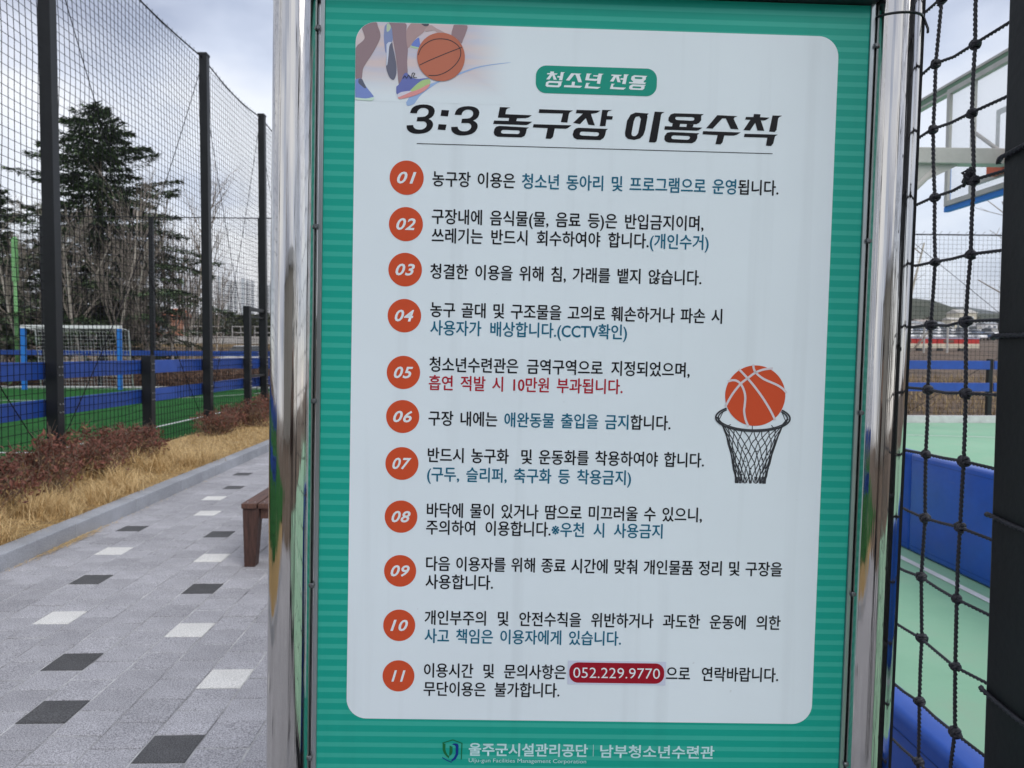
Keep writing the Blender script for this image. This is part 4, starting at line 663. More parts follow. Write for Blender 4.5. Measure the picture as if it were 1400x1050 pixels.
def print_mat(name, color, rough=0.38, stripes=None, streaks=False, fade=None):
    m = mat(name, color, rough + .06, spec=0.22)
    nt = m.node_tree; b = nt.nodes['Principled BSDF']; k = nt.links.new
    tc = nt.nodes.new('ShaderNodeTexCoord')
    src = None
    if stripes:
        sx = nt.nodes.new('ShaderNodeSeparateXYZ'); k(tc.outputs['Object'], sx.inputs[0])
        a = nt.nodes.new('ShaderNodeMath'); a.operation = 'MULTIPLY_ADD'; a.inputs[1].default_value = 1 / stripes[0]; a.inputs[2].default_value = stripes[1]
        fr = nt.nodes.new('ShaderNodeMath'); fr.operation = 'FRACT'
        rp = nt.nodes.new('ShaderNodeValToRGB'); cr = rp.color_ramp
        cr.elements[0].position = 0.0; cr.elements[0].color = (*stripes[2], 1)
        cr.elements[1].position = 0.40; cr.elements[1].color = (*color, 1)
        e = cr.elements.new(0.33); e.color = (*stripes[2], 1)
        e = cr.elements.new(0.93); e.color = (*color, 1)
        e = cr.elements.new(1.0); e.color = (*stripes[2], 1)
        k(sx.outputs[2], a.inputs[0]); k(a.outputs[0], fr.inputs[0]); k(fr.outputs[0], rp.inputs[0]); src = rp.outputs[0]
    else:
        rgb = nt.nodes.new('ShaderNodeRGB'); rgb.outputs[0].default_value = (*color, 1); src = rgb.outputs[0]
    # dust and dried water runs
    mp = nt.nodes.new('ShaderNodeMapping'); mp.inputs['Scale'].default_value = (22, 1, 0.7)
    n = nt.nodes.new('ShaderNodeTexNoise'); n.inputs['Scale'].default_value = 1.0; n.inputs['Detail'].default_value = 5
    r = nt.nodes.new('ShaderNodeMapRange'); r.inputs[1].default_value = .56; r.inputs[2].default_value = .80; r.inputs[3].default_value = 1.0; r.inputs[4].default_value = 0.90 if streaks else .94
    n4 = nt.nodes.new('ShaderNodeTexNoise'); n4.inputs['Scale'].default_value = 3.0; n4.inputs['Detail'].default_value = 3
    r4 = nt.nodes.new('ShaderNodeMapRange'); r4.inputs[1].default_value = .3; r4.inputs[2].default_value = .7; r4.inputs[3].default_value = 0.97; r4.inputs[4].default_value = 1.02
    n5 = nt.nodes.new('ShaderNodeTexNoise'); n5.inputs['Scale'].default_value = 55.0; n5.inputs['Detail'].default_value = 2
    r5 = nt.nodes.new('ShaderNodeMapRange'); r5.inputs[1].default_value = .76; r5.inputs[2].default_value = .84; r5.inputs[3].default_value = 1.0; r5.inputs[4].default_value = 0.72
    m1 = nt.nodes.new('ShaderNodeMath'); m1.operation = 'MULTIPLY'; m2 = nt.nodes.new('ShaderNodeMath'); m2.operation = 'MULTIPLY'
    vm = nt.nodes.new('ShaderNodeVectorMath'); vm.operation = 'SCALE'
    k(tc.outputs['Object'], mp.inputs[0]); k(mp.outputs[0], n.inputs['Vector']); k(n.outputs[0], r.inputs[0]); k(tc.outputs['Object'], n4.inputs['Vector']); k(n4.outputs[0], r4.inputs[0])
    k(tc.outputs['Object'], n5.inputs['Vector']); k(n5.outputs[0], r5.inputs[0])
    k(r.outputs[0], m1.inputs[0]); k(r4.outputs[0], m1.inputs[1]); k(m1.outputs[0], m2.inputs[0]); k(r5.outputs[0], m2.inputs[1])
    k(src, vm.inputs[0]); k(m2.outputs[0], vm.inputs['Scale']); k(vm.outputs[0], b.inputs['Base Color'])
    return m
m_green = print_mat('printed_green', (0.008, 0.335, 0.258), 0.34, stripes=(0.02036, 0.0, (0.040, 0.405, 0.322)))
# a light band is centred 646.4 mm above the panel centre; the object origin is the sign's base
phase = (-(0.6464 - 0.0034) - OZ) / 0.02036
m_green.node_tree.nodes['Math'].inputs[2].default_value = phase - math.floor(phase)
m_panel = print_mat('printed_white', (0.735, 0.815, 0.872), 0.34, streaks=True)
m_ink = {'k': print_mat('ink_black', (0.005, 0.005, 0.008), 0.36), 't': print_mat('ink_teal', (0.003, 0.125, 0.215), 0.36),
         'r': print_mat('ink_red', (0.40, 0.012, 0.03), 0.36), 'w': print_mat('ink_white', (0.76, 0.82, 0.86), 0.36),
         'o': print_mat('ink_orange', (0.60, 0.080, 0.028), 0.36), 'g': print_mat('ink_green', (0.010, 0.145, 0.045), 0.36),
         'b': print_mat('ink_blue', (0.006, 0.03, 0.22), 0.36), 'pill': print_mat('ink_teal_green', (0.008, 0.290, 0.215), 0.36),
         'grey': print_mat('ink_grey', (0.045, 0.047, 0.055), 0.36), 'lilac': print_mat('sticker_white', (0.60, 0.64, 0.78), 0.3),
         'pink': print_mat('ink_pale', (0.66, 0.62, 0.66), 0.36), 'brick': print_mat('ink_dark_red', (0.32, 0.008, 0.022), 0.3), 'foot': print_mat('ink_footer', (0.50, 0.74, 0.76), 0.36)}

def round_rect(x0, x1, z0, z1, r, n=8):
    out = []
    for cx, cz, a0 in ((x1 - r, z1 - r, 0), (x0 + r, z1 - r, 90), (x0 + r, z0 + r, 180), (x1 - r, z0 + r, 270)):
        for k in range(n + 1):
            a = rad(a0 + 90 * k / n); out.append((cx + r * math.cos(a), cz + r * math.sin(a)))
    return out
def tri(poly):
    """triangulates a simple 2D polygon (ear clipping)"""
    idx = list(range(len(poly)))
    area = sum(poly[i][0] * poly[(i + 1) % len(poly)][1] - poly[(i + 1) % len(poly)][0] * poly[i][1] for i in range(len(poly)))
    if area < 0: idx.reverse()
    out = []
    def cr(a, b, c): return (b[0] - a[0]) * (c[1] - a[1]) - (b[1] - a[1]) * (c[0] - a[0])
    guard = 0
    while len(idx) > 3 and guard < 5000:
        guard += 1; done = False
        for k in range(len(idx)):
            i, j, l = idx[k - 1], idx[k], idx[(k + 1) % len(idx)]
            if cr(poly[i], poly[j], poly[l]) <= 1e-14: continue
            if any(cr(poly[i], poly[j], poly[q]) >= 0 and cr(poly[j], poly[l], poly[q]) >= 0 and cr(poly[l], poly[i], poly[q]) >= 0 for q in idx if q not in (i, j, l)): continue
            out.append((i, j, l)); idx.pop(k); done = True; break
        if not done: break
    if len(idx) == 3: out.append(tuple(idx))
    return out
def flat(b, poly, lift, mi=0):
    """a thin printed film: polygon given in metres from the panel centre"""
    i0 = len(b.v); b.v += [(x, OY - lift, OZ + z) for x, z in poly]
    for t in tri(poly): b.f.append((i0 + t[0], i0 + t[1], i0 + t[2])); b.m.append(mi)
def ring(b, outer, inner, lift, mi=0):
    i0 = len(b.v); n = len(outer)
    # resample the inner loop to the outer's count by angle
    cx = sum(p[0] for p in inner) / len(inner); cz = sum(p[1] for p in inner) / len(inner)
    def resample(L, m):
        d = [0]
        for a, c in zip(L, L[1:] + L[:1]): d.append(d[-1] + math.hypot(c[0] - a[0], c[1] - a[1]))
        out = []; LL = L + L[:1]
        for k in range(m):
            t = d[-1] * k / m
            for q in range(len(L)):
                if d[q] <= t <= d[q + 1] + 1e-12:
                    f = (t - d[q]) / max(1e-12, d[q + 1] - d[q]); out.append((lerp(LL[q][0], LL[q + 1][0], f), lerp(LL[q][1], LL[q + 1][1], f))); break
        return out
    # for every outer vertex the point where the ray to the centre meets the inner loop
    inn = []
    LL = inner + inner[:1]
    for p in outer:
        d = (p[0] - cx, p[1] - cz); best = None
        for a, c in zip(LL, LL[1:]):
            ex, ez = c[0] - a[0], c[1] - a[1]; den = d[0] * ez - d[1] * ex
            if abs(den) < 1e-15: continue
            t = ((a[0] - cx) * ez - (a[1] - cz) * ex) / den; u = ((a[0] - cx) * d[1] - (a[1] - cz) * d[0]) / den
            if t > 0 and -1e-9 <= u <= 1 + 1e-9 and (best is None or t < best): best = t
        inn.append((cx + d[0] * best, cz + d[1] * best))
    b.v += [(x, OY - lift, OZ + z) for x, z in outer] + [(x, OY - lift, OZ + z) for x, z in inn]
    for k in range(n):
        k2 = (k + 1) % n; b.f.append((i0 + k, i0 + k2, i0 + n + k2, i0 + n + k)); b.m.append(mi)
def densify(L, m=4):
    out = []
    for a, c in zip(L, L[1:] + L[:1]):
        for k in range(m): out.append((lerp(a[0], c[0], k / m), lerp(a[1], c[1], k / m)))
    return out
def stroke(b, pts, w, lift, mi=0):
    """a printed line of width w along pts"""
    for k, (a, c) in enumerate(zip(pts, pts[1:])):
        d = Vector((c[0] - a[0], c[1] - a[1]));
        if d.length < 1e-9: continue
        d.normalize(); n = Vector((-d.y, d.x)) * w / 2; e = d * w * .22; lf = lift + (k % 3) * 2e-6
        flat(b, [(a[0] - n.x - e.x, a[1] - n.y - e.y), (c[0] - n.x + e.x, c[1] - n.y + e.y), (c[0] + n.x + e.x, c[1] + n.y + e.y), (a[0] + n.x - e.x, a[1] + n.y - e.y)], lf, mi)
def smooth(pts, n=6):
    out = []
    for i in range(len(pts) - 1):
        p0, p1, p2, p3 = pts[max(i - 1, 0)], pts[i], pts[i + 1], pts[min(i + 2, len(pts) - 1)]
        for k in range(n):
            t = k / n
            out.append(tuple(0.5 * (2 * p1[a] + (p2[a] - p0[a]) * t + (2 * p0[a] - 5 * p1[a] + 4 * p2[a] - p3[a]) * t * t + (3 * p1[a] - p0[a] - 3 * p2[a] + p3[a]) * t ** 3) for a in (0, 1)))
    out.append(tuple(pts[-1])); return out
def circle(cx, cz, r, n=48): return [(cx + r * math.cos(2 * math.pi * k / n), cz + r * math.sin(2 * math.pi * k / n)) for k in range(n)]
MM = lambda L: [(x / 1000, z / 1000) for x, z in L]

def text_mesh(body, mats, colors=None, offset=0.0, shear=0.0, space_word=1.0, spacing=1.0):
    c = bpy.data.curves.new('lettering', 'FONT'); c.body = body; c.size = 1; c.offset = offset; c.shear = shear
    c.space_word = space_word; c.space_character = spacing; c.resolution_u = 3
    for m in mats: c.materials.append(m)
    if colors:
        for i, ci in enumerate(colors):
            if i < len(c.body_format): c.body_format[i].material_index = ci
    o = bpy.data.objects.new('lettering', c)
    me = bpy.data.meshes.new_from_object(o)
    bpy.data.objects.remove(o); bpy.data.curves.remove(c)
    return me
def ink(me):
    xs_ = [v.co.x for v in me.vertices]; ys_ = [v.co.y for v in me.vertices]
    return min(xs_), max(xs_), min(ys_), max(ys_)
def place_text(name, me, sx, sz, x, z, lift, parent, weight=0):
    """maps text units to the board: x/z are where text (0,0) lands"""
    for v in me.vertices: v.co = Vector((x + v.co.x * sx, OY - lift, OZ + z + v.co.y * sz))
    if weight:                                             # heavier print: the same outline laid down again a hair to each side
        bm = bmesh.new(); bm.from_mesh(me); src = bm.faces[:] 
        for dx, dz in ((-weight, 0), (weight, 0), (0, weight * .8), (0, -weight * .8)):
            r = bmesh.ops.duplicate(bm, geom=src + list({e for f in src for e in f.edges}) + list({v for f in src for v in f.verts}))
            vs = [g for g in r['geom'] if isinstance(g, bmesh.types.BMVert)]
            bmesh.ops.translate(bm, verts=vs, vec=(dx, -3e-6 * (1 + (dx > 0) + 2 * (dz > 0) + 3 * (dz < 0)), dz))
        bm.to_mesh(me); bm.free()
    me.update(); me.name = name
    return link(name, me, parent)
def fit_text(name, body, x0, x1, zc, h, lift, mats, parent, **kw):
    me = text_mesh(body, mats, **kw); a, b_, c, d = ink(me)
    sx = (x1 - x0) / (b_ - a); sz = h / (d - c)
    return place_text(name, me, sx, sz, x0 - a * sx, zc - (c + d) / 2 * sz, lift, parent)

# backing tray and board
b = MB(); b.box(-.4845, .4855, OY, OY + .003, OZ - .785, OZ + .684); b.build('sign_board', m_green, sr)
for x0, x1 in ((-.4925, -.4846), (.4856, .4935)):
    b = MB(); b.box(x0, x1, OY - .004, OY + .036, OZ - .80, OZ + .70); b.build('side_flange', m_tray, sr, bevel=.0012)
b = MB(); b.box(-.4845, .4855, OY + .0035, OY + .034, OZ - .785, OZ + .684); b.build('backing_tray', m_tray, sr)
b = MB(); b.box(-.4925, .4935, OY - .022, OY + .045, OZ + .6855, OZ + .735); b.build('top_bar', m_dkst, sr, bevel=.002)
b = MB(); b.box(-.4925, .4935, OY - .022, OY + .045, OZ - .84, OZ - .787); b.build('bottom_bar', m_dkst, sr, bevel=.002)
for s in (-1, 1):
    cx = .5355 * s; r = .0402
    b = MB(); prof = [(r, -1.449 + OZ * 0), (r, .93)]
    b.lathe([(r, .001), (r, 2.42), (r * .92, 2.445), (r * .6, 2.465), (.001, 2.472)], 64, c=(cx, -.016, 0))
    b.build('post', m_chrome, sr, smooth=True)
    b = MB(); zt = OZ + .664
    b.tube([(cx + .0412 * math.cos(t), -.016 + .0412 * math.sin(t), zt + s * .000 + .006 * math.sin(t)) for t in [k * 2 * math.pi / 40 for k in range(41)]], .0019 if s > 0 else .003, 6, cap=False)
    b.build('tie_wire', m_dkst, sr, smooth=True)
    b = MB(); b.box(cx - .09, cx + .09, -.07, .11, 0, .012); b.build('foot_plate', m_chrome, sr, bevel=.002)
b = MB(); b.tube([(.5355 + .041, -.030, OZ + .662), (.5355 + .046, -.036, OZ + .640), (.5355 + .045, -.038, OZ + .632)], .0022, 6); b.build('tie_wire', m_dkst, sr, smooth=True)
b = MB(); b.box(.5745, .5825, -.024, .006, .02, 2.42); b.build('black_strip', mat('strip_black', (.012, .012, .016), .6), sr)  # narrow black strip along the outer edge of the right post
b = MB()
for t in (.612, .266, -.045, -.38, -.70):
    for s in (-1, 1):
        x = -.4948 if s < 0 else .4950
        b.tube([(x - .0025, OY - .006, OZ + t), (x + .0035, OY - .006, OZ + t)], .0045, 8)
        b.tube([(x, OY - .010, OZ + t), (x, OY - .004, OZ + t)], .0032, 8)
        b.tube([(x - s * .0, OY + .01, OZ + t), (x + s * .004, OY + .01, OZ + t)], .004, 8)
tag(b.build('fixing_bolt', mat('dull_bolt', (.16, .17, .18), .4, .8), sr), kind='stuff')

# the white printed panel
b = MB(); flat(b, round_rect(-.4306, .4306, -.6277, .6277, .0365, 12), .0004); b.build('white_panel', m_panel, sr)
# headline pill
p0, p1, hh = DATA['pill']; z_ = (p0[1] + p1[1]) / 2000
b = MB(); flat(b, round_rect(p0[0] / 1000, p1[0] / 1000, z_ - hh / 2000, z_ + hh / 2000, .0185, 10), .0008); b.build('header_pill', m_ink['pill'], sr)
def glyphs(name, lst, lift, m):
    b = MB()
    for q, it in enumerate(lst):
        lf = lift + (q % 4) * 4e-6
        if it[0] == 'p': flat(b, MM(it[1]), lf)
        else: ring(b, densify(MM(it[1]), 3), MM(it[2]), lf)
    return b.build(name, m, sr)
glyphs('header_lettering', DATA['header_glyphs'], .0011, m_ink['w'])
glyphs('title_lettering', DATA['title'], .0009, m_ink['k'])
for P3 in DATA['threes']:
    b = MB(); flat(b, MM(P3), .0009); b.build('title_lettering', m_ink['k'], sr)
u0, u1 = DATA['underline']; zu = (u0[1] + u1[1]) / 2000
b = MB(); flat(b, [(u0[0] / 1000, zu - .0006), (u1[0] / 1000, zu - .0006), (u1[0] / 1000, zu + .0006), (u0[0] / 1000, zu + .0006)], .0009); b.build('title_underline', m_ink['k'], sr)
# rule lines
SX, SZ = 0.0252, 0.0294
for segs, x0, x1, zc, h in DATA['lines']:
    body = ''.join(s for s, c in segs); keys = []
    for s, c in segs:
        if c not in keys: keys.append(c)
    cols = [keys.index(c) for s, c in segs for ch in s]
    tgt = (x1 - x0) / 1000
    sw = 1.0; sx = SX
    if ' ' in body:
        e1 = ink(text_mesh(body, [m_ink['k']], offset=.0)); e2 = ink(text_mesh(body, [m_ink['k']], offset=.0, space_word=2.0))
        w1, w2 = e1[1] - e1[0], e2[1] - e2[0]
        sw = 1 + (tgt / SX - w1) / (w2 - w1)
        sw = max(0.55, min(3.2, sw))
    me = text_mesh(body, [m_ink[c] for c in keys], cols, offset=.0, space_word=sw)
    a, b_, c, d = ink(me); sx = tgt / (b_ - a)
    place_text('text_line', me, sx, SZ, x0 / 1000 - a * sx, zc / 1000 - .376 * SZ, .0009, sr, weight=.00046)
# numbered badges
for i, (x, z, r) in enumerate(DATA['badges']):
    bd = MB(); r /= 1000; x = -.3366 if i < 10 else -.3364; z /= 1000
    flat(bd, circle(x, z, r, 56), .0008); o = bd.build('number_badge', m_ink['o'], sr)
    wd = .0345 if i < 9 else (.032 if i == 9 else .0255)
    fit_text('number', '%02d' % (i + 1), x - wd / 2, x + wd / 2, z, .0212, .0011, [m_ink['w']], o, offset=.020, shear=.28, spacing=1.08)
# telephone sticker
p0, p1, hh = DATA['sticker']; z_ = (p0[1] + p1[1]) / 2000
b = MB(); flat(b, [(p0[0] / 1000, z_ - hh / 2000), (p1[0] / 1000, z_ - hh / 2000), (p1[0] / 1000, z_ + hh / 2000), (p0[0] / 1000, z_ + hh / 2000)], .0012); stk = b.build('phone_sticker', m_ink['lilac'], sr)
p0, p1, hh = DATA['red_pill']
b = MB(); flat(b, round_rect(p0[0] / 1000 + .001, p1[0] / 1000 - .001, z_ - hh / 2000, z_ + hh / 2000, .0165, 10), .0015); b.build('red_pill', m_ink['brick'], stk)
p0, p1, hh = DATA['phone']
fit_text('phone_number', '052.229.9770', p0[0] / 1000, p1[0] / 1000, z_, .0195, .0018, [m_ink['w']], stk, offset=-.004)
# ball and net emblem
em = None
bx_, bz_, br = [q / 1000 for q in DATA['ball']]; rx_, rz_, rw, rh = [q / 1000 for q in DATA['rim']]
b = MB(); flat(b, circle(bx_, bz_, br, 72), .0009); em = b.build('ball_emblem', m_ink['o'], sr)
b = MB()
for s in DATA['seams']: stroke(b, smooth(MM(s), 5), .0040, .0012)
b.build('ball_seam', m_ink['pink'], em)
b = MB(); tl = .0015
def el(rx, rz, dx=0, dz=0, a0=0, a1=360, n=60): return [(rx_ + dx + rx * math.cos(rad(lerp(a0, a1, k / n))), rz_ + dz + rz * math.sin(rad(lerp(a0, a1, k / n)))) for k in range(n + 1)]
# front of the rim passes below the ball, the back is hidden by it
for rr, ww in ((1.0, .0030), (.93, .0022)):
    for a0, a1 in ((-228, 48),):
        pts = [p for p in el(rw * rr, rh * rr * (1.0 if rr == 1 else .96), 0, 0, a0 if rr == 1 else a0 + 4, a1 if rr == 1 else a1 - 4)]
        seg = []
        for p in pts:
            if math.hypot(p[0] - bx_, p[1] - bz_) > br + .0012: seg.append(p)
            else:
                if len(seg) > 1: stroke(b, seg, ww, .0014)
                seg = []
        if len(seg) > 1: stroke(b, seg, ww, .0014)
re_ = random.Random(5)
zb = -.1775; nb = 6
def netpt(u, q):
    """u around the front (-1..1), q from rim (0) to hem (1)"""
    wtop = rw * .95 * math.sin(u * math.pi / 2); wbot = .0262 * math.sin(u * math.pi / 2)
    k = q ** .62
    ztop = rz_ - rh * math.cos(u * math.pi / 2) * .98
    return (rx_ - .0003 + lerp(wtop, wbot, k), lerp(ztop, zb, q))
for k in range(-nb, nb + 1):
    for s in (-1, 1):
        u0 = k / nb; pts = []
        for q in range(9):
            t = q / 8; u = u0 + s * t * .66 + re_.uniform(-.03, .03)
            if abs(u) > 1: u = math.copysign(2 - abs(u), u)
            p = netpt(u, t); pts.append((p[0] + re_.uniform(-.0006, .0006), p[1] + re_.uniform(-.0008, .0008)))
        stroke(b, smooth(pts, 3), .0016, .0009 + (k % 3) * 4e-6)
for s in (-1, 1):
    for w_ in (.97, 1.0):
        pts = [netpt(s * w_, q / 10) for q in range(11)]
        stroke(b, [(p[0] + re_.uniform(-.0012, .0012), p[1]) for p in pts], .0021, .00093)
for k in range(46):
    u = re_.uniform(-1, 1); q = re_.uniform(.15, .98); p = netpt(u, q); rr = re_.uniform(.0010, .0019)
    flat(b, circle(p[0], p[1], rr, 7), .00095 + k * 2e-7)
for k in range(-4, 5):
    p = netpt(k / 4, 1); stroke(b, [(p[0] - .002, p[1] + .010), (p[0] - .0016, p[1] - .001), (p[0] + .0016, p[1] - .001), (p[0] + .002, p[1] + .010)], .0016, .00097)
for k in (-.82, -.5, 0, .42, .8):
    p = netpt(k, 0); stroke(b, [(p[0] * 1.0, p[1] + .001), (p[0] - (p[0] - rx_) * .12, bz_ - br * .97 if abs(k) < .6 else rz_ + .010)], .0014, .00086)
b.build('hoop_print', m_ink['grey'], em)

# printed photograph in the corner: players' feet and a ball, fading out to the right and below
reg = round_rect(-.4306, -.4306 + .001, .1, .2, .0004, 1)
def fade_mat():
    m = print_mat('printed_photo_floor', (0.50, 0.45, 0.47), 0.34)
    nt = m.node_tree; b = nt.nodes['Principled BSDF']; src = b.inputs['Base Color'].links[0].from_socket; k = nt.links.new
    tc = nt.nodes.new('ShaderNodeTexCoord'); sx = nt.nodes.new('ShaderNodeSeparateXYZ'); k(tc.outputs['Object'], sx.inputs[0])
    r1 = nt.nodes.new('ShaderNodeMapRange'); r1.inputs[1].default_value = -.25; r1.inputs[2].default_value = -.152; r1.interpolation_type = 'SMOOTHSTEP'
    r2 = nt.nodes.new('ShaderNodeMapRange'); r2.inputs[1].default_value = OZ + .560; r2.inputs[2].default_value = OZ + .494; r2.interpolation_type = 'SMOOTHSTEP'
    mx = nt.nodes.new('ShaderNodeMath'); mx.operation = 'MAXIMUM'
    mp = nt.nodes.new('ShaderNodeMapping'); mp.inputs['Scale'].default_value = (8, 1, 60); nz = nt.nodes.new('ShaderNodeTexNoise'); nz.inputs['Scale'].default_value = 1; k(tc.outputs['Object'], mp.inputs[0]); k(mp.outputs[0], nz.inputs['Vector'])
    cr = nt.nodes.new('ShaderNodeValToRGB'); cr.color_ramp.elements[0].position = .35; cr.color_ramp.elements[0].color = (.56, .55, .66, 1); cr.color_ramp.elements[1].position = .6; cr.color_ramp.elements[1].color = (.68, .57, .58, 1); k(nz.outputs[0], cr.inputs[0])
    mix = nt.nodes.new('ShaderNodeMix'); mix.data_type = 'RGBA'
    mix.inputs[7].default_value = (0.735, 0.815, 0.872, 1)
    k(sx.outputs[0], r1.inputs[0]); k(sx.outputs[2], r2.inputs[0]); k(r1.outputs[0], mx.inputs[0]); k(r2.outputs[0], mx.inputs[1]); k(mx.outputs[0], mix.inputs[0]); k(cr.outputs[0], mix.inputs[6]); k(mix.outputs[2], b.inputs['Base Color'])
    return m
m_pf = fade_mat()
r_ = .0365
corner = [(-.4306 + r_ - r_ * math.cos(rad(a)), .6277 - r_ + r_ * math.sin(rad(a))) for a in range(0, 91, 9)]
x_off = .0006
b = MB(); poly = [(-.4300, .490)] + [(x + x_off, z - .0006) for x, z in corner] + [(-.150, .6271), (-.150, .490)]
flat(b, poly, .0006); ph = b.build('printed_photo', m_pf, sr)
def in_panel(p):
    x, z = max(p[0], -.4300), min(p[1], .6271)
    cx, cz = -.4306 + r_, .6277 - r_
    if x < cx and z > cz:
        d = math.hypot(x - cx, z - cz)
        if d > r_ - .0006: x, z = cx + (x - cx) * (r_ - .0006) / d, cz + (z - cz) * (r_ - .0006) / d
    return (x, z)
for q, (nm, pts, col) in enumerate(DATA['photo']):
    b = MB(); P_ = [in_panel(p) for p in smooth(MM(pts) + [MM(pts)[0]], 3)[:-1]]
    flat(b, P_, .0008 + q * .00003)  # each printed shape, dark shoe sole included, has its own flat ink colour
    key = 'photo_' + nm + '_%02d%02d%02d' % tuple(int(c * 99) for c in col)
    hz = tuple(lerp(c, w_, .10) for c, w_ in zip(col, (.6, .66, .72)))
    b.build('printed_' + nm, print_mat(key, hz, 0.34) if key not in _mats else _mats[key], ph)
bx2, bz2, br2 = [q / 1000 for q in DATA['pball']]
b = MB(); flat(b, circle(bx2, bz2, br2, 64), .0017); pb = b.build('printed_ball', print_mat('photo_ball', (.50, .165, .105), .34), ph)
b = MB()
for s in DATA['pseams']: stroke(b, smooth([in_panel(p) for p in MM(s)], 4), .0014, .0019)
stroke(b, smooth(MM(DATA['laces_line']), 3), .0012, .0019)
b.build('printed_seams', m_ink['grey'], ph)
# footer
b = MB()
for i, (c, pts) in enumerate(DATA['logo']): flat(b, MM(pts), .0005 + i * 1e-5, 0 if c == 'g' else 1)
for i, (c, pts) in enumerate(DATA['logo_lines']): stroke(b, MM(pts), .0017, .0007, 0 if c == 'g' else 1)
b.build('emblem', [m_ink['g'], m_ink['b']], sr)
for key, body, off_ in (('org1', '울주군시설관리공단', .022), ('org_en', 'Ulju-gun Facilities Management Corporation', .0), ('org2', '남부청소년수련관', .018)):
    p0, p1, hh = DATA[key]; fit_text('footer_lettering', body, p0[0] / 1000, p1[0] / 1000, (p0[1] + p1[1]) / 2000, hh / 1000, .0005, [m_ink['foot']], sr, offset=off_)
d0, d1 = DATA['divider']; b = MB(); flat(b, [(d0[0] / 1000 - .0004, d1[1] / 1000), (d0[0] / 1000 + .0004, d1[1] / 1000), (d0[0] / 1000 + .0004, d0[1] / 1000), (d0[0] / 1000 - .0004, d0[1] / 1000)], .0005); b.build('footer_divider', m_ink['foot'], sr)

HAZE = 0.00014

# ------------------------------------------------------------------ dry grass and shrubs of the planting strip
def leaf_mat(name, c1, c2, rough=0.7, transl=0.25):
    m = bpy.data.materials.new(name); m.use_nodes = True; nt = m.node_tree; b = nt.nodes['Principled BSDF']; k = nt.links.new
    geo = nt.nodes.new('ShaderNodeNewGeometry'); r = nt.nodes.new('ShaderNodeValToRGB')
    r.color_ramp.elements[0].color = (*c1, 1); r.color_ramp.elements[1].color = (*c2, 1)
    k(geo.outputs['Random Per Island'], r.inputs[0]); k(r.outputs[0], b.inputs['Base Color']); b.inputs['Roughness'].default_value = rough
    b.inputs['Specular IOR Level'].default_value = 0.3
    return m
m_straw = leaf_mat('dry_grass', (0.40, 0.26, 0.11), (0.84, 0.63, 0.33))
m_redleaf = leaf_mat('red_leaves', (0.085, 0.036, 0.028), (0.24, 0.095, 0.068))
m_brleaf = leaf_mat('brown_leaves', (0.11, 0.075, 0.05), (0.30, 0.18, 0.09))
m_stem = mat('shrub_stem', (0.20, 0.14, 0.10), 0.8)
rg = random.Random(21)
def strip_h(x, y): return 0.10 + 0.045 * math.sin(math.pi * (x + 4.95) / 1.508)
def blade(b, x, y, z, ln, w, az, lean, curl, mi=0):
    """one bent grass blade of three faces"""
    d = Vector((math.cos(az), math.sin(az), 0)); s = Vector((-d.y, d.x, 0)) * w / 2
    pts = []; p = Vector((x, y, z)); a = lean
    for k in range(4):
        pts.append(p.copy()); p = p + (d * math.sin(a) + Vector((0, 0, math.cos(a)))) * ln / 3; a += curl / 3
    i = len(b.v)
    for k, q in enumerate(pts):
        t = (1, .8, .5, .1)[k]; b.v += [tuple(q - s * t), tuple(q + s * t)]
    for k in range(3): b.f.append((i + 2 * k, i + 2 * k + 1, i + 2 * k + 3, i + 2 * k + 2)); b.m.append(mi)
b = MB()
def tuft_density(x, y):
    return 0.55 + 0.9 * noise.noise(Vector((x * 3, y * 2.2, 4)))
count = 0
while count < 46000:
    y = 3.6 + (rg.random() ** 1.5) * 13.5; x = rg.uniform(-4.93, -3.43)
    if rg.random() > tuft_density(x, y) + .35: continue
    edge = x > -3.52
    ln = rg.uniform(.05, .13) * (1.1 if y < 8 else .95); az = rg.uniform(0, 6.283)
    if edge: az = rg.uniform(-.9, .9)
    blade(b, x, y, strip_h(x, y) - .01, ln, rg.uniform(.0025, .0055), az, rg.uniform(.5, 1.35), rg.uniform(.2, 1.5)); count += 1
for k in range(95):                                  # longer tangled tufts in front of the near shrubs
    cx, cy = rg.uniform(-4.45, -3.50), rg.uniform(4.0, 9.4)
    for q in range(70):
        blade(b, cx + rg.gauss(0, .05), cy + rg.gauss(0, .05), strip_h(cx, cy) - .01, rg.uniform(.16, .34), rg.uniform(.003, .006), rg.uniform(0, 6.283), rg.uniform(.1, .8), rg.uniform(.5, 2.2))
tag(b.build('dry_grass', m_straw), kind='stuff', label='matted golden dry grass along the kerb')
# cut clippings lying on the paving under the kerb
b = MB()
for k in range(420):
    y = rg.gauss(5.75, .28); x = -3.275 + abs(rg.gauss(0, .035))
    blade(b, x, y, .002 + rg.uniform(0, .008), rg.uniform(.03, .09), .004, rg.choice((1.5, -1.5)) + rg.uniform(-.6, .6), 1.45, .15)
for k in range(120):
    y = rg.uniform(4.6, 9); x = -3.275 + abs(rg.gauss(0, .02))
    blade(b, x, y, .002, rg.uniform(.02, .06), .004, rg.uniform(0, 6.28), 1.5, .1)
tag(b.build('grass_clippings', m_straw), kind='stuff', label='dry grass clippings on the paving beside the kerb')

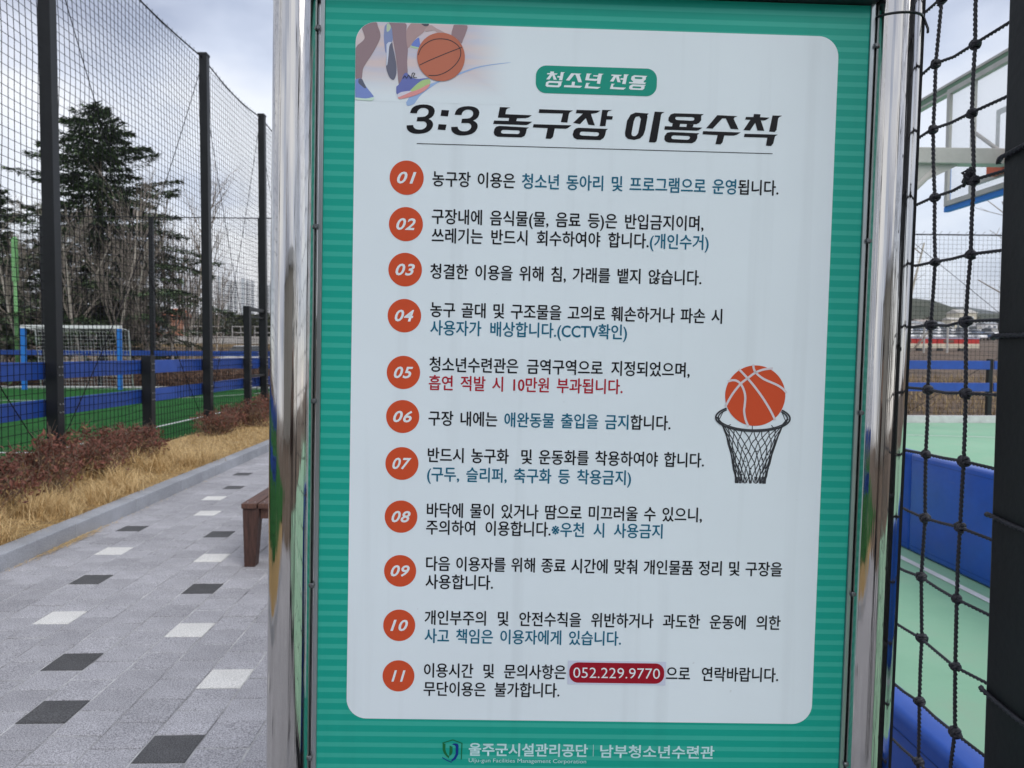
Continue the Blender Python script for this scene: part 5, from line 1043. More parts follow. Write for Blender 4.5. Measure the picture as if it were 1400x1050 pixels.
def shrub_meshes(seed, h, w, leaves):
    r = random.Random(seed); st = MB(); lf = MB()
    for k in range(26):
        a = r.uniform(0, 6.283); rr = w * math.sqrt(r.random()) * .9
        top = Vector((rr * math.cos(a), rr * math.sin(a), h * r.uniform(.50, 1.12) * (1 - .25 * (rr / w) ** 2)))
        root = Vector((top.x * .35, top.y * .35, 0)); mid = root.lerp(top, .5) + Vector((r.uniform(-.05, .05), r.uniform(-.05, .05), 0))
        st.tube([root, mid, top], [.006, .0045, .002], 3)
        for q in range(leaves // 26):
            t = 1 - r.random() ** 1.7 * .85; p = root.lerp(mid, t * 2) if t < .5 else mid.lerp(top, t * 2 - 1); p.z *= .94
            sp = .035 + .075 * (1 - t); c = p + Vector((r.gauss(0, sp), r.gauss(0, sp), r.gauss(0, sp * .6)))
            s = r.uniform(.010, .022); n = Vector((r.uniform(-1, 1), r.uniform(-1, 1), r.uniform(-.2, 1))).normalized(); u = n.orthogonal().normalized(); u.rotate(Matrix.Rotation(r.uniform(0, 6.28), 3, n)); v_ = n.cross(u)
            i = len(lf.v); lf.v += [tuple(c - u * s * 1.6), tuple(c + v_ * s * .55 + n * s * .2), tuple(c + u * s * 1.6), tuple(c - v_ * s * .55 + n * s * .2)]
            lf.f.append((i, i + 1, i + 2, i + 3)); lf.m.append(0 if r.random() < .05 + 1.1 * t ** 1.5 else 1)
        for q in range(7):
            p = root.lerp(top, r.uniform(.2, .95)); st.tube([p, p + Vector((r.uniform(-.14, .14), r.uniform(-.14, .14), r.uniform(.03, .15)))], [.0025, .001], 3)
    return st.mesh('stems', m_stem), lf.mesh('foliage', [m_redleaf, m_brleaf])
sh = [shrub_meshes(s, h, w, n) for s, h, w, n in ((1, .48, .44, 1400), (2, .40, .42, 1100), (3, .54, .42, 1500))]
near_pos = [(-4.35, 4.55, 0), (-4.0, 5.1, 1), (-4.55, 5.45, 2), (-4.15, 6.05, 0), (-4.6, 6.5, 1), (-4.2, 7.05, 2), (-4.62, 7.55, 0), (-4.25, 8.05, 1), (-4.66, 8.6, 2), (-4.32, 8.95, 0), (-4.60, 9.62, 1)]
far_pos = [(-4.42, 11.9, 1), (-4.5, 12.6, 0), (-4.2, 13.3, 2), (-4.55, 13.9, 1), (-4.25, 14.7, 0), (-4.5, 15.4, 2), (-4.3, 16.2, 1)]
nth = ['first', 'second', 'third', 'fourth', 'fifth', 'sixth', 'seventh', 'eighth', 'ninth', 'tenth', 'eleventh', 'twelfth']
for lst, grp, place in ((near_pos, 'reddish shrubs in the near clump by the fence', 'near clump'), (far_pos, 'reddish shrubs in the far clump by the fence', 'far clump')):
    for i, (x, y, k) in enumerate(lst):
        r = empty('shrub', (x, y, strip_h(x, y) - .01), rg.uniform(0, 6.28)); r.scale = (1, 1, rg.uniform(.92, 1.12))
        tag(r, 'dark red low shrub, %s from the front in the %s' % (nth[i], place), 'shrub', grp)
        link('stems', sh[k][0], r); link('foliage', sh[k][1], r)

# ------------------------------------------------------------------ goal
m_gblue = mat('goal_blue', (0.01, 0.16, 0.55), 0.4)
m_wht = mat('white_enamel', (0.72, 0.73, 0.73), 0.4)
gl = empty('football_goal', (-15.25, 27.3, 0.05)); tag(gl, 'small football goal with blue posts and a white crossbar', 'goal')
for x in (-1.72, 1.72):
    b = MB(); b.box(x - .075, x + .075, -.06, .06, 0, 2.24); b.build('goal_post', m_gblue, gl, bevel=.01)
    b = MB(); b.tube([(x, .0, 2.28), (x, .7, 2.2), (x, 1.0, .05)], .022, 6); b.build('net_stay', m_wht, gl, smooth=True)
b = MB(); b.box(-1.80, 1.80, -.06, .06, 2.242, 2.36); b.build('crossbar', m_wht, gl, bevel=.01)
b = MB(); b.tube([(-1.72, 1.0, .06), (1.72, 1.0, .06)], .02, 6); b.build('ground_bar', m_wht, gl, smooth=True)
b = MB()
for k in range(30):
    x = -1.72 + k * 3.44 / 29; b.tube([(x, 0, 2.27), (x, .68, 2.14), (x, .98, .06)], .004, 3, cap=False)
for z, y in [(2.2, .4), (2.14, .68)] + [(lerp(2.14, .06, t), lerp(.68, .98, t)) for t in [k / 15 for k in range(1, 15)]]:
    b.tube([(-1.72, y, z), (1.72, y, z)], .004, 3, cap=False)
tag(b.build('goal_net', m_wht, gl), kind='stuff')

# ------------------------------------------------------------------ trees
m_bark = mat('pale_bark', (0.50, 0.45, 0.39), 0.9, nscale=3, namt=0.35)
m_twig = mat('brown_twig', (0.27, 0.23, 0.195), 0.9)
m_cbark = mat('conifer_bark', (0.09, 0.07, 0.055), 0.9)
m_needle = leaf_mat('conifer_needles', (0.034, 0.064, 0.038), (0.15, 0.21, 0.10))
def bare_tree(seed, h, spread=.45, dens=1.0):
    r = random.Random(seed); tr = MB(); tw = MB()
    def grow(p, d, ln, rad_, lvl):
        k = 4 if lvl < 2 else 3; pts = [p]; q = p.copy(); dd = d.copy()
        for i in range(k):
            dd = (dd + Vector((r.gauss(0, .10), r.gauss(0, .10), r.gauss(0, .05) + (.06 if lvl else 0)))).normalized(); q = q + dd * ln / k; pts.append(q.copy())
        rr = [rad_ * (1 - .6 * i / k) for i in range(k + 1)]
        (tr if lvl == 0 else tw).tube(pts, rr, 5 if lvl == 0 else 3, cap=False)
        if lvl >= 3 or ln < .25: return
        n = int(([17, 7, 4][lvl]) * dens)
        for i in range(n):
            t = r.uniform(.22 if lvl == 0 else .15, 1); j = min(k - 1, int(t * k)); bp_ = pts[j].lerp(pts[j + 1], t * k - j)
            ax = Vector((r.uniform(-1, 1), r.uniform(-1, 1), 0)).normalized(); a = r.uniform(.45, .95) * spread * 2
            nd = (dd * math.cos(a) + ax * math.sin(a)).normalized()
            if lvl == 0: nd = (Vector((0, 0, 1)) * math.cos(a) + ax * math.sin(a)).normalized()
            grow(bp_, nd, ln * r.uniform(.28, .5) * (1.15 - .5 * t if lvl == 0 else 1), max(.007, rr[j] * .55), lvl + 1)
    grow(Vector((0, 0, 0)), Vector((r.gauss(0, .04), r.gauss(0, .04), 1)).normalized(), h, h * .0085 + .02, 0)
    return tr.mesh('trunk', m_bark), tw.mesh('branches', m_twig)
bt = [bare_tree(s, h, sp, d) for s, h, sp, d in ((3, 6.5, .38, 1.15), (4, 6.2, .45, 1.15), (5, 6.0, .42, 1.2), (6, 7.5, .30, 1.0), (8, 5.2, .55, 1.3), (12, 4.6, .6, .42))]
bare = [(12, 33, 1.05, 0, 'bare tree at the left edge in front of the smaller conifer'), (44, 31.2, 1.0, 1, 'pale trunked bare tree beside the light green pole'), (60, 36, 1.0, 2, 'bare tree just left of the nearest tall fence post'),
        (100, 33, 1.02, 0, 'bare tree seen through the goal right of the nearest tall post'), (118, 31.6, 1.0, 2, 'thin bare tree above the middle of the goal'), (136, 34.5, 1.0, 4, 'dense twiggy tree in front of the big conifer'),
        (152, 37, 1.1, 1, 'bare tree half hidden behind the right goal post'), (167, 31.4, 1.02, 3, 'pale trunked tree just right of the goal'), (181, 33, 1.0, 0, 'bare tree left of the second far fence post'),
        (196, 37, 1.05, 2, 'bare tree close behind the middle far fence post'), (222, 32, .9, 4, 'low spreading bare tree right of the middle far post'), (243, 36, 1.05, 3, 'tall slender bare tree at the right edge of the big conifer'),
        (260, 38, 1.15, 3, 'tallest slender bare tree left of the second tall post'), (272, 42, .95, 1, 'bare tree directly behind the second tall post'), (84, 38, 1.1, 4, 'twiggy tree in the thicket behind the left goal half'),
        (30, 37, 1.2, 4, 'twiggy tree below the smaller conifer'), (300, 47, .75, 3, 'small bare tree in front of the white towers'), (210, 41, 1.1, 0, 'bare tree deep in the thicket under the conifer'), (128, 40, 1.1, 1, 'bare tree deep in the thicket behind the goal')]
for i, (px, y, s, k, lab) in enumerate(bare):
    x = (px - 668) / 1000 * y; r = empty('bare_tree', (x, y, ground_h(x, y)), rg.uniform(0, 6.28)); r.scale = (s, s, s)
    tag(r, lab, 'tree', 'bare trees behind the pitch'); link('trunk', bt[k][0], r); link('branches', bt[k][1], r)
for x, y, s, k, lab in ((11.1, 19.6, .95, 5, 'leafless tree behind the court fence next to the sign post'), (16.2, 21.0, 1.5, 5, 'leafless tree with twigs reaching in beside the black post')):
    r = empty('bare_tree', (x, y, ground_h(x, y)), rg.uniform(0, 6.28)); r.scale = (s, s, s)
    tag(r, lab, 'tree'); link('trunk', bt[k][0], r); link('branches', bt[k][1], r)

def conifer(seed, h, w, y_low=.12):
    r = random.Random(seed); tr = MB(); br = MB(); nd = MB()
    tr.tube([(0, 0, 0), (r.uniform(-.1, .1), 0, h * .5), (r.uniform(-.15, .15), 0, h * .98)], [h * .020, h * .012, .02], 8)
    z = h * y_low; tiers = 0
    while z < h * .985:
        t = z / h; L0 = w * (1 - t) ** .68 * (1.0 + .12 * math.sin(tiers * 1.9))
        n = r.randint(6, 8) if t < .9 else 5
        for k in range(n):
            a = 2 * math.pi * (k + r.random() * .8) / n; ln = L0 * r.uniform(.45, 1.12) + .15
            rise = r.uniform(.02, .34) + .5 * t ** 3; droop = r.uniform(.15, .35)
            d = Vector((math.cos(a), math.sin(a), 0)); pts = []
            for q in range(6):
                s = q / 5; pts.append(Vector((0, 0, z + r.uniform(-.04, .04))) + d * ln * s + Vector((0, 0, ln * (rise * s - droop * s * s))))
            br.tube(pts, [max(.006, .03 * (1 - t) * (1 - .85 * q / 5) + .006) for q in range(6)], 3, cap=False)
            m = int(ln * 72) + 22
            for q in range(m):
                s = .12 + .9 * r.random() ** .75; j = min(4, int(s * 5)); p = pts[j].lerp(pts[j + 1], min(1, s * 5 - j))
                half = ln * .24 * math.sin(math.pi * min(1, s * .9 + .12)) + .05; side = r.uniform(-1, 1)
                p = p + Vector((-d.y, d.x, 0)) * half * side + Vector((0, 0, -abs(side) * half * .3 + r.gauss(.02, .035)))
                dd = (d * r.uniform(.2, 1) + Vector((-d.y, d.x, 0)) * side * r.uniform(.4, 1.2) + Vector((0, 0, r.uniform(-.45, .25)))).normalized()
                lw = r.uniform(.12, .30); ww = r.uniform(.03, .065); sv = dd.cross(Vector((r.uniform(-.4, .4), r.uniform(-.4, .4), 1))).normalized() * ww
                i = len(nd.v); nd.v += [tuple(p - sv), tuple(p + sv), tuple(p + dd * lw + sv * .35), tuple(p + dd * lw - sv * .35)]; nd.f.append((i, i + 1, i + 2, i + 3)); nd.m.append(0)
        z += h * .022 * r.uniform(.7, 1.4); tiers += 1
    return tr.mesh('trunk', m_cbark), br.mesh('branches', m_cbark), nd.mesh('crown', m_needle)
for px, y, h, w, lab, sd in ((150, 35, 12.7, 6.3, 'tall dark spreading conifer rising behind the goal', 1), (2, 38, 9.9, 3.9, 'smaller dark conifer at the left edge of the view', 2)):
    x = (px - 668) / 1000 * y; r = empty('conifer', (x, y, ground_h(x, y)), sd * 1.3); tag(r, lab, 'tree')
    for me, nm in zip(conifer(sd, h, w), ('trunk', 'branches', 'crown')): link(nm, me, r)
# brown scrub under the trees and on the bank: twigs and dead leaves nobody could count
b = MB()
for k in range(17000):
    y = rg.uniform(29.7, 33) if k % 3 else rg.uniform(33, 44); x = rg.uniform(-31, -6.5)
    hh = (.55 + .5 * noise.noise(Vector((x * .5, y * .5, 1)))) * (1 if x > -13.5 else .8)
    z = ground_h(x, y); p = Vector((x, y, z + rg.uniform(0, max(.1, hh)) * 1.1))
    d = Vector((rg.uniform(-1, 1), rg.uniform(-1, 1), rg.uniform(-.1, 1.4))).normalized(); s = d.orthogonal().normalized() * rg.uniform(.015, .035); ln = rg.uniform(.10, .35)
    i = len(b.v); b.v += [tuple(p - s), tuple(p + s), tuple(p + d * ln)]; b.f.append((i, i + 1, i + 2)); b.m.append(0)
m_scrub = leaf_mat('scrub', (0.075, 0.040, 0.028), (0.22, 0.13, 0.085))
tag(b.build('scrub', m_scrub), kind='stuff', label='low dry brown scrub behind the far fence')
b = MB()
for k in range(26000):
    if k % 2: x, y = rg.uniform(5, 34), 17 + 7.5 * rg.random() ** 1.2
    else: x, y = rg.uniform(-34, -12), rg.uniform(62, 72)
    z = ground_h(x, y); ln = rg.uniform(.08, .3); az = rg.uniform(0, 6.28); blade(b, x, y, z, ln, rg.uniform(.01, .025), az, rg.uniform(0, .9), .6)
tag(b.build('dry_field_grass', leaf_mat('field_straw', (0.20, 0.135, 0.060), (0.46, 0.34, 0.17))), kind='stuff', label='dry straw coloured grass on the banks')
# light green pole
m_lg = mat('light_green_paint', (0.22, 0.50, 0.20), 0.6, nscale=6, namt=0.2)
r = empty('pole', (-19.35, 30.7, 0)); tag(r, 'light green pole standing left of the goal among the trees', 'pole')
b = MB(); b.tube([(0, 0, 0), (0, 0, 6.1)], .075, 10); b.build('shaft', m_lg, r, smooth=True)
b = MB(); b.box(-.09, .09, -.09, .09, 4.3, 6.05); b.build('sleeve', m_lg, r, bevel=.02)

# ------------------------------------------------------------------ background of the left side
m_tower = mat('tower_concrete', (0.90, 0.90, 0.90), 0.85); m_tglass = mat('tower_glass', (0.13, 0.16, 0.19), 0.25); m_tacc = mat('tower_accent', (0.55, 0.60, 0.64), 0.8)
def tower(x, y, w, d, top, lab, notch):
    z0 = ground_h(x, y) - 1; h = top - z0; r = empty('apartment_tower', (x, y, z0)); tag(r, lab, 'building', 'white apartment towers on the skyline')
    b = MB(); b.box(-w / 2, w / 2, -d / 2, d / 2, 0, h); b.build('wall', m_tower, r)
    b = MB(); b.box(-w * .22, w * .1, -d * .2, d * .2, h, h + 5); b.build('roof_house', m_tower, r)
    b = MB(); b.box(notch[0] * w, notch[1] * w, -d / 2 - .5, -d / 2 + .1, 0, h + 1.5); b.build('stair_shaft', m_tacc, r)
    b = MB(); fl = 2.9; n = int(h / fl)
    for f in range(n):
        for cxf in (-.38, -.18, .14, .36):
            if notch[0] - .08 < cxf < notch[1] + .08: continue
            b.box(cxf * w - w * .05, cxf * w + w * .05, -d / 2 - .06, -d / 2 + .05, f * fl + .9, f * fl + 2.3)
        b.box(-w / 2 - .06, -w / 2 + .05, -d * .3, d * .3, f * fl + .9, f * fl + 2.3); b.box(w / 2 - .05, w / 2 + .06, -d * .3, d * .3, f * fl + .9, f * fl + 2.3)
    b.build('window', m_tglass, r)['kind'] = 'stuff'
    b = MB()
    for f in range(n): b.box(-w * .49, -w * .10, -d / 2 - 1.1, -d / 2 - .1, f * fl + .0, f * fl + .8); b.box(w * .12, w * .49, -d / 2 - 1.1, -d / 2 - .1, f * fl, f * fl + .8)
    b.build('balcony', m_tower, r)['kind'] = 'stuff'
for px0, px1, y, ty, lab, nt_ in ((208, 240, 980, 398, 'white apartment tower glimpsed through the trees', (-.05, .05)), (245, 275, 900, 384, 'white apartment tower left of the second tall fence post', (.0, .10)), (288, 318, 950, 386, 'tallest white apartment tower right of the second tall post', (.12, .24)),
                           (321, 350, 960, 389, 'white apartment tower left of the third tall post', (.10, .22)), (359, 400, 900, 395, 'white apartment tower partly behind the chrome sign post', (-.1, 0)), (160, 196, 1000, 402, 'white apartment tower behind the big conifer', (0, .1))):
    xm = ((px0 + px1) / 2 - 668) / 1000 * y; tower(xm, y, (px1 - px0) / 1000 * y, 16, 1.5 + (484 - ty) / 1000 * y, lab, nt_)
def house(x, y, w, d, h, rh, lab, mw, mr):
    z0 = ground_h(x, y); r = empty('house', (x, y, z0)); tag(r, lab, 'building')
    b = MB(); b.box(-w / 2, w / 2, -d / 2, d / 2, -1, h); b.build('wall', mw, r)
    b = MB(); e_ = .4
    b.face([(-w / 2 - e_, -d / 2 - e_, h), (w / 2 + e_, -d / 2 - e_, h), (w / 2 + e_, 0, h + rh), (-w / 2 - e_, 0, h + rh)]); b.face([(w / 2 + e_, d / 2 + e_, h), (-w / 2 - e_, d / 2 + e_, h), (-w / 2 - e_, 0, h + rh), (w / 2 + e_, 0, h + rh)])
    b.face([(-w / 2 - e_, -d / 2 - e_, h), (-w / 2 - e_, 0, h + rh), (-w / 2 - e_, d / 2 + e_, h)]); b.face([(w / 2 + e_, -d / 2 - e_, h), (w / 2 + e_, d / 2 + e_, h), (w / 2 + e_, 0, h + rh)]); b.build('roof', mr, r)
    for k in range(max(2, int(w / 3))):
        x_ = -w / 2 + (k + .5) * w / max(2, int(w / 3)); b = MB(); b.box(x_ - .5, x_ + .5, -d / 2 - .05, -d / 2 + .03, h * .35, h * .75); o = b.build('window', m_tglass, r)
        b = MB(); b.box(x_ - .6, x_ + .6, -d / 2 - .09, -d / 2 + .02, h * .75, h * .79); b.box(x_ - .6, x_ + .6, -d / 2 - .09, -d / 2 + .02, h * .31, h * .35); b.build('sill', m_tower, o)
    return r
house((234 - 668) * .100, 100, 4.2, 6, 3.0, 1.1, 'orange roofed building behind the trees left of the second tall post', mat('terracotta_wall', (.42, .20, .12), .8), mat('terracotta_roof', (.45, .14, .06), .8))
# pale boundary wall with grey steel frames behind it
wl = empty('boundary_wall', (-27, 74, ground_h(-27, 74))); tag(wl, 'pale low wall crossing behind the brown bank left of the sign', 'wall')
for k in range(14):
    b = MB(); b.box(-15 + k * 3 + .02, -15 + (k + 1) * 3 - .02, -.1, .1, -.5, .75); b.build('wall_panel', mat('pale_wall', (.48, .46, .43), .85, nscale=2, namt=.15), wl)
for i, (x0, x1) in enumerate(((258, 311), (322, 345), (352, 400))):
    X0_, X1_ = (x0 - 668) * .085, (x1 - 668) * .085; z = ground_h(X0_, 85)
    r = empty('steel_frame', ((X0_ + X1_) / 2, 85, z)); tag(r, ('long grey steel frame beyond the wall between the fence posts', 'short grey steel frame beyond the wall by the gate post', 'grey steel frame beyond the wall hidden by the third post')[i], 'steel frame', 'grey frames beyond the wall')
    w2 = (X1_ - X0_) / 2
    for z_ in (1.75, 1.05): b = MB(); b.box(-w2, w2, -.04, .04, z_ - .05, z_ + .05); b.build('rail', m_steel, r)
    n = max(2, int(w2 * 2 / 1.3))
    for k in range(n + 1): x_ = -w2 + 2 * w2 * k / n; b = MB(); b.box(x_ - .045, x_ + .045, .05, .13, -.3, 1.8); b.build('post', m_steel, r)
m_hedge = leaf_mat('evergreen_leaves', (0.012, 0.020, 0.008), (0.075, 0.085, 0.030))
def blob_cloud(b, cx, cy, z0, w, d, h, n, s, r):
    for k in range(n):
        u, v_, q = r.gauss(0, .38), r.gauss(0, .38), r.random()
        p = Vector((cx + u * w, cy + v_ * d, z0 + h * (q ** .8) * (1 - .5 * min(1, u * u + v_ * v_)) + r.uniform(-.2, .2)))
        n_ = Vector((r.uniform(-1, 1), r.uniform(-1, 1), r.uniform(-1, 1))).normalized(); a = n_.orthogonal().normalized() * s * r.uniform(.5, 1.2); c = n_.cross(a)
        i = len(b.v); b.v += [tuple(p - a), tuple(p + c * .6), tuple(p + a), tuple(p - c * .6)]; b.f.append((i, i + 1, i + 2, i + 3)); b.m.append(0)
b = MB()
for k in range(52):
    x = -92 + k * 1.75 + rg.uniform(-.5, .5); y = 125 + rg.uniform(-4, 4); blob_cloud(b, x, y, ground_h(x, y) - .2, 3.2, 3.0, rg.uniform(3.2, 4.8), 300, .34, rg)
tag(b.build('tree_belt', m_hedge), kind='stuff', label='dark green tree belt in front of the white towers')

# cars
m_glass = mat('car_glass', (0.02, 0.025, 0.03), 0.08); m_tyre = mat('tyre', (0.02, 0.02, 0.02), 0.8); m_lamp = mat('car_lamp', (0.6, 0.6, 0.62), 0.2); m_rim = mat('wheel_rim', (.5, .5, .52), .3, .8)
def car_proto(paint, van=False):
    r = bpy.data.objects.new('parked_car', None); COL.objects.link(r)
    W = .88; prof = [(-2.15, .32), (-2.2, .62), (-2.05, .88), (-1.15, .98), (1.75, 1.02), (2.1, .92), (2.18, .6), (2.12, .32)]
    cab = [(-1.25, .97), (-.55, 1.42), (.85, 1.46), (1.72, 1.02)] if not van else [(-1.6, .97), (-1.2, 1.78), (2.0, 1.82), (2.1, 1.02)]
    def ext(name, P, w0, w1, m, zm, parent=r, bv=.03):
        b = MB(); n = len(P)
        for s in (-1, 1):
            for x, z in P: b.v.append((x, s * (w0 if z < zm else w1), z))
        b.f.append(tuple(range(n))[::-1]); b.m.append(0); b.f.append(tuple(range(n, 2 * n))); b.m.append(0)
        for k in range(n): k2 = (k + 1) % n; b.f.append((k, k2, n + k2, n + k)); b.m.append(0)
        return b.build(name, m, parent, bevel=bv)
    ext('body', prof, W, W - .05, paint, .9); ext('cabin', cab, W - .07, W - .2, m_glass, 1.2)
    rf = [(x, z + .012) for x, z in cab[1:3]]; ext('roof', [(rf[0][0] - .05, rf[0][1]), (rf[0][0] + .1, rf[0][1] + .035), (rf[1][0] - .1, rf[1][1] + .035), (rf[1][0] + .05, rf[1][1])], W - .2, W - .24, paint, 9, bv=.008)
    for x in (-1.35, 1.35):
        for s in (-1, 1):
            b = MB(); b.tube([(x, s * .70, .32), (x, s * .895, .32)], .32, 16); w_ = b.build('wheel', m_tyre, r)
            b = MB(); b.tube([(x, s * .896, .32), (x, s * .905, .32)], .19, 10); b.build('rim', m_rim, w_)
    for s in (-1, 1):
        b = MB(); b.box(-2.2, -2.1, s * .62 - .16, s * .62 + .16, .62, .76); b.build('headlight', m_lamp, r, bevel=.01)
        b = MB(); b.box(2.1, 2.19, s * .66 - .12, s * .66 + .12, .68, .84); b.build('tail_light', mat('tail_lamp', (.35, .01, .01), .3), r, bevel=.01)
    return r
paints = [mat('car_white', (.72, .73, .74), .25, coat=.5), mat('car_silver', (.38, .39, .41), .3, .3), mat('car_dark', (.04, .045, .055), .25, coat=.5), mat('car_blue', (.06, .12, .24), .25, coat=.5)]
protos = [car_proto(paints[0]), car_proto(paints[1]), car_proto(paints[2]), car_proto(paints[0], True), car_proto(paints[3])]
def place_car(k, x, y, rz, lab, grp=None, first={}):
    if k not in first: o = protos[k]; first[k] = 1
    else: o = copy_tree(protos[k])
    o.location = (x, y, ground_h(x, y) + .06); o.rotation_euler = (0, 0, rz); tag(o, lab, 'car')
    if grp: o['group'] = grp
    elif 'group' in o: del o['group']
    return o
place_car(0, (340 - 668) * .055, 55, rad(80), 'white car parked beyond the far fence next to the gate post')
i = 0; words = ('white', 'silver', 'dark', 'white high-roofed', 'blue')
for row, y in enumerate((142, 164, 188, 214)):
    xa, xb = 1236, 1376; n = 7
    for c in range(n):
        k = rg.choice((0, 0, 1, 3, 2, 0, 1, 4)); x = (lerp(xa, xb, (c + .5) / n) - 668) / 1000 * y
        place_car(k, x + rg.uniform(-.3, .3), y, rad(90) + rg.uniform(-.1, .1), '%s car in the %s row beyond the red wall, %s from the left' % (words[k], ('nearest', 'second', 'third', 'farthest')[row], nth[c]), 'cars parked below the hills'); i += 1

# ------------------------------------------------------------------ background of the right side
m_red = mat('red_panel', (.50, .03, .025), .5, nscale=2, namt=.15); m_cream = mat('cream_panel', (.62, .56, .44), .7, nscale=2, namt=.1); m_lil = mat('lilac_cap', (.42, .42, .55), .6)
wl = empty('striped_wall', (25.0, 42, ground_h(25, 42))); tag(wl, 'long low red and cream wall across the field behind the court', 'wall')
for k in range(9):
    x0 = -7.6 + k * 1.25
    b = MB(); b.box(x0 + .02, x0 + 1.23, -.15, .15, .16, .42); b.build('cream_panel', m_cream, wl, bevel=.01)
    b = MB(); b.box(x0 + .02, x0 + 1.23, -.13, .13, .423, .70); pnl = b.build('red_panel', m_red, wl, bevel=.01)
    if k % 2:
        b = MB(); b.box(x0 + .35, x0 + .95, -.145, -.131, .47, .64); b.build('painted_opening', mat('opening_shade', (.16, .10, .08), .8), pnl)  # solid dark plate; the shade of a gap is put into its colour
    b = MB(); b.box(x0 + .01, x0 + 1.24, -.17, .17, .703, .78); b.build('cap', m_lil, wl, bevel=.01)
    b = MB(); b.box(x0 + .1, x0 + .35, -.12, .12, -.3, .16); b.build('foot', m_dkst, wl)
for x, y, h, lab in ((23.6, 39, 1.55, 'light grey pole in front of the red and cream wall, left one'), (24.9, 39, 1.5, 'light grey pole in front of the red and cream wall, right one')):
    r = empty('pole', (x, y, ground_h(x, y))); tag(r, lab, 'pole', 'grey poles by the red wall'); b = MB(); b.tube([(0, 0, -.2), (0, 0, h)], .05, 8); b.build('shaft', m_steel, r); b = MB(); b.box(-.07, .07, -.07, .07, h, h + .08); b.build('cap', m_steel, r)
bw = mat('cream_render', (.62, .58, .46), .8, nscale=.6, namt=.08)
x = (1325 - 668) * .3; r = house(x, 300, 7.2, 9, 7.6, 1.6, 'cream gabled building below the hills behind the court', bw, mat('pale_roof', (.52, .50, .46), .8))
house((1311 - 668) * .296, 296, 4.2, 6, 4.8, .9, 'small cream annex left of the gabled building', bw, _mats['pale_roof'])
low_b = ((1252, 245, 5, 2.6), (1268, 250, 4, 3.2), (1287, 240, 3.6, 2.4), (1346, 250, 4.4, 3.0), (1362, 245, 3.8, 2.5))
for q, (px, y, w, h) in enumerate(low_b):
    house((px - 668) / 1000 * y, y, w, 5, h, .8, ('low white building below the left hill, leftmost', 'low white building below the left hill, second from left', 'small white shed in the middle below the far mountain', 'low pale building right of the cream gabled one', 'low pale building at the foot of the right hill')[q], m_tower, mat('grey_roof%d' % (q % 2), ((.30, .32, .34), (.42, .36, .32))[q % 2], .8))
rb = random.Random(3); b = MB()
for k in range(70):
    y = rb.uniform(330, 460); x = lerp(.52, .76, rb.random()) * y; blob_cloud(b, x, y, ground_h(x, y) - .5, 6, 6, rb.uniform(5, 9), 130, 1.0, rb)
tag(b.build('hillside_trees', leaf_mat('mixed_wood', (0.022, 0.026, 0.016), (0.12, 0.10, 0.065))), kind='stuff', label='brown and dark green woods at the foot of the hills')

# ------------------------------------------------------------------ person taking the picture (mirrored in the chrome posts)
def skin_mesh(name, verts, edges, radii, m, parent, root=0, sub=2, flatten=None):
    me = bpy.data.meshes.new(name); me.from_pydata(verts, edges, []); o = bpy.data.objects.new(name, me); COL.objects.link(o)
    sk = o.modifiers.new('skin', 'SKIN'); ss = o.modifiers.new('sub', 'SUBSURF'); ss.levels = sub; ss.render_levels = sub
    for i, rr in enumerate(radii):
        v = me.skin_vertices[0].data[i]; v.radius = rr if isinstance(rr, tuple) else (rr, rr); v.use_root = (i == root)
    bpy.context.view_layer.update()
    m2 = bpy.data.meshes.new_from_object(o.evaluated_get(bpy.context.evaluated_depsgraph_get())); bpy.data.objects.remove(o)
    m2.name = name; m2.materials.clear()
    for mm in (m if isinstance(m, list) else [m]): m2.materials.append(mm)
    for p in m2.polygons: p.use_smooth = True; p.material_index = 0
    return link(name, m2, parent)
m_skin = mat('skin', (.50, .31, .23), .55); m_jacket = mat('brown_jacket', (.085, .055, .045), .8, nscale=12, namt=.2); m_trous = mat('black_trousers', (.014, .014, .017), .8); m_hair = mat('black_hair', (.012, .010, .010), .5); m_shoe = mat('dark_shoes', (.03, .03, .03), .5)
pr = empty('person', (0.05, -0.50, 0)); tag(pr, 'person in a brown jacket and black trousers holding up a phone', 'person')
V = [(0, 0, .95), (0, .01, 1.10), (0, .0, 1.28), (0, 0, 1.42), (0, .01, 1.50), (0, .03, 1.60), (0, .035, 1.68),
     (-.10, 0, .90), (-.11, .02, .50), (-.11, -.01, .09), (-.12, .10, .035), (-.12, .15, .03),
     (.10, 0, .90), (.11, .02, .50), (.11, -.01, .09), (.12, .10, .035), (.12, .15, .03),
     (-.17, 0, 1.40), (-.22, .06, 1.20), (-.13, .25, 1.33), (-.085, .34, 1.42),
     (.17, 0, 1.40), (.22, .06, 1.20), (.13, .25, 1.33), (.085, .34, 1.42)]
E_ = [(0, 1), (1, 2), (2, 3), (3, 4), (4, 5), (5, 6), (0, 7), (7, 8), (8, 9), (9, 10), (10, 11), (0, 12), (12, 13), (13, 14), (14, 15), (15, 16), (3, 17), (17, 18), (18, 19), (19, 20), (3, 21), (21, 22), (22, 23), (23, 24)]
R_ = [(.16, .115), (.145, .10), (.165, .115), (.13, .09), .055, (.082, .095), (.07, .08), .085, .060, .045, .045, .03, .085, .060, .045, .045, .03, .065, .052, .040, .028, .065, .052, .040, .028]
body = skin_mesh('body', V, E_, R_, [m_skin, m_trous, m_jacket, m_shoe], pr)
for p in body.data.polygons:
    c = p.center
    if c.z < .085: p.material_index = 3
    elif c.z < .93: p.material_index = 1
    elif c.z < 1.475 and c.y < .315: p.material_index = 2
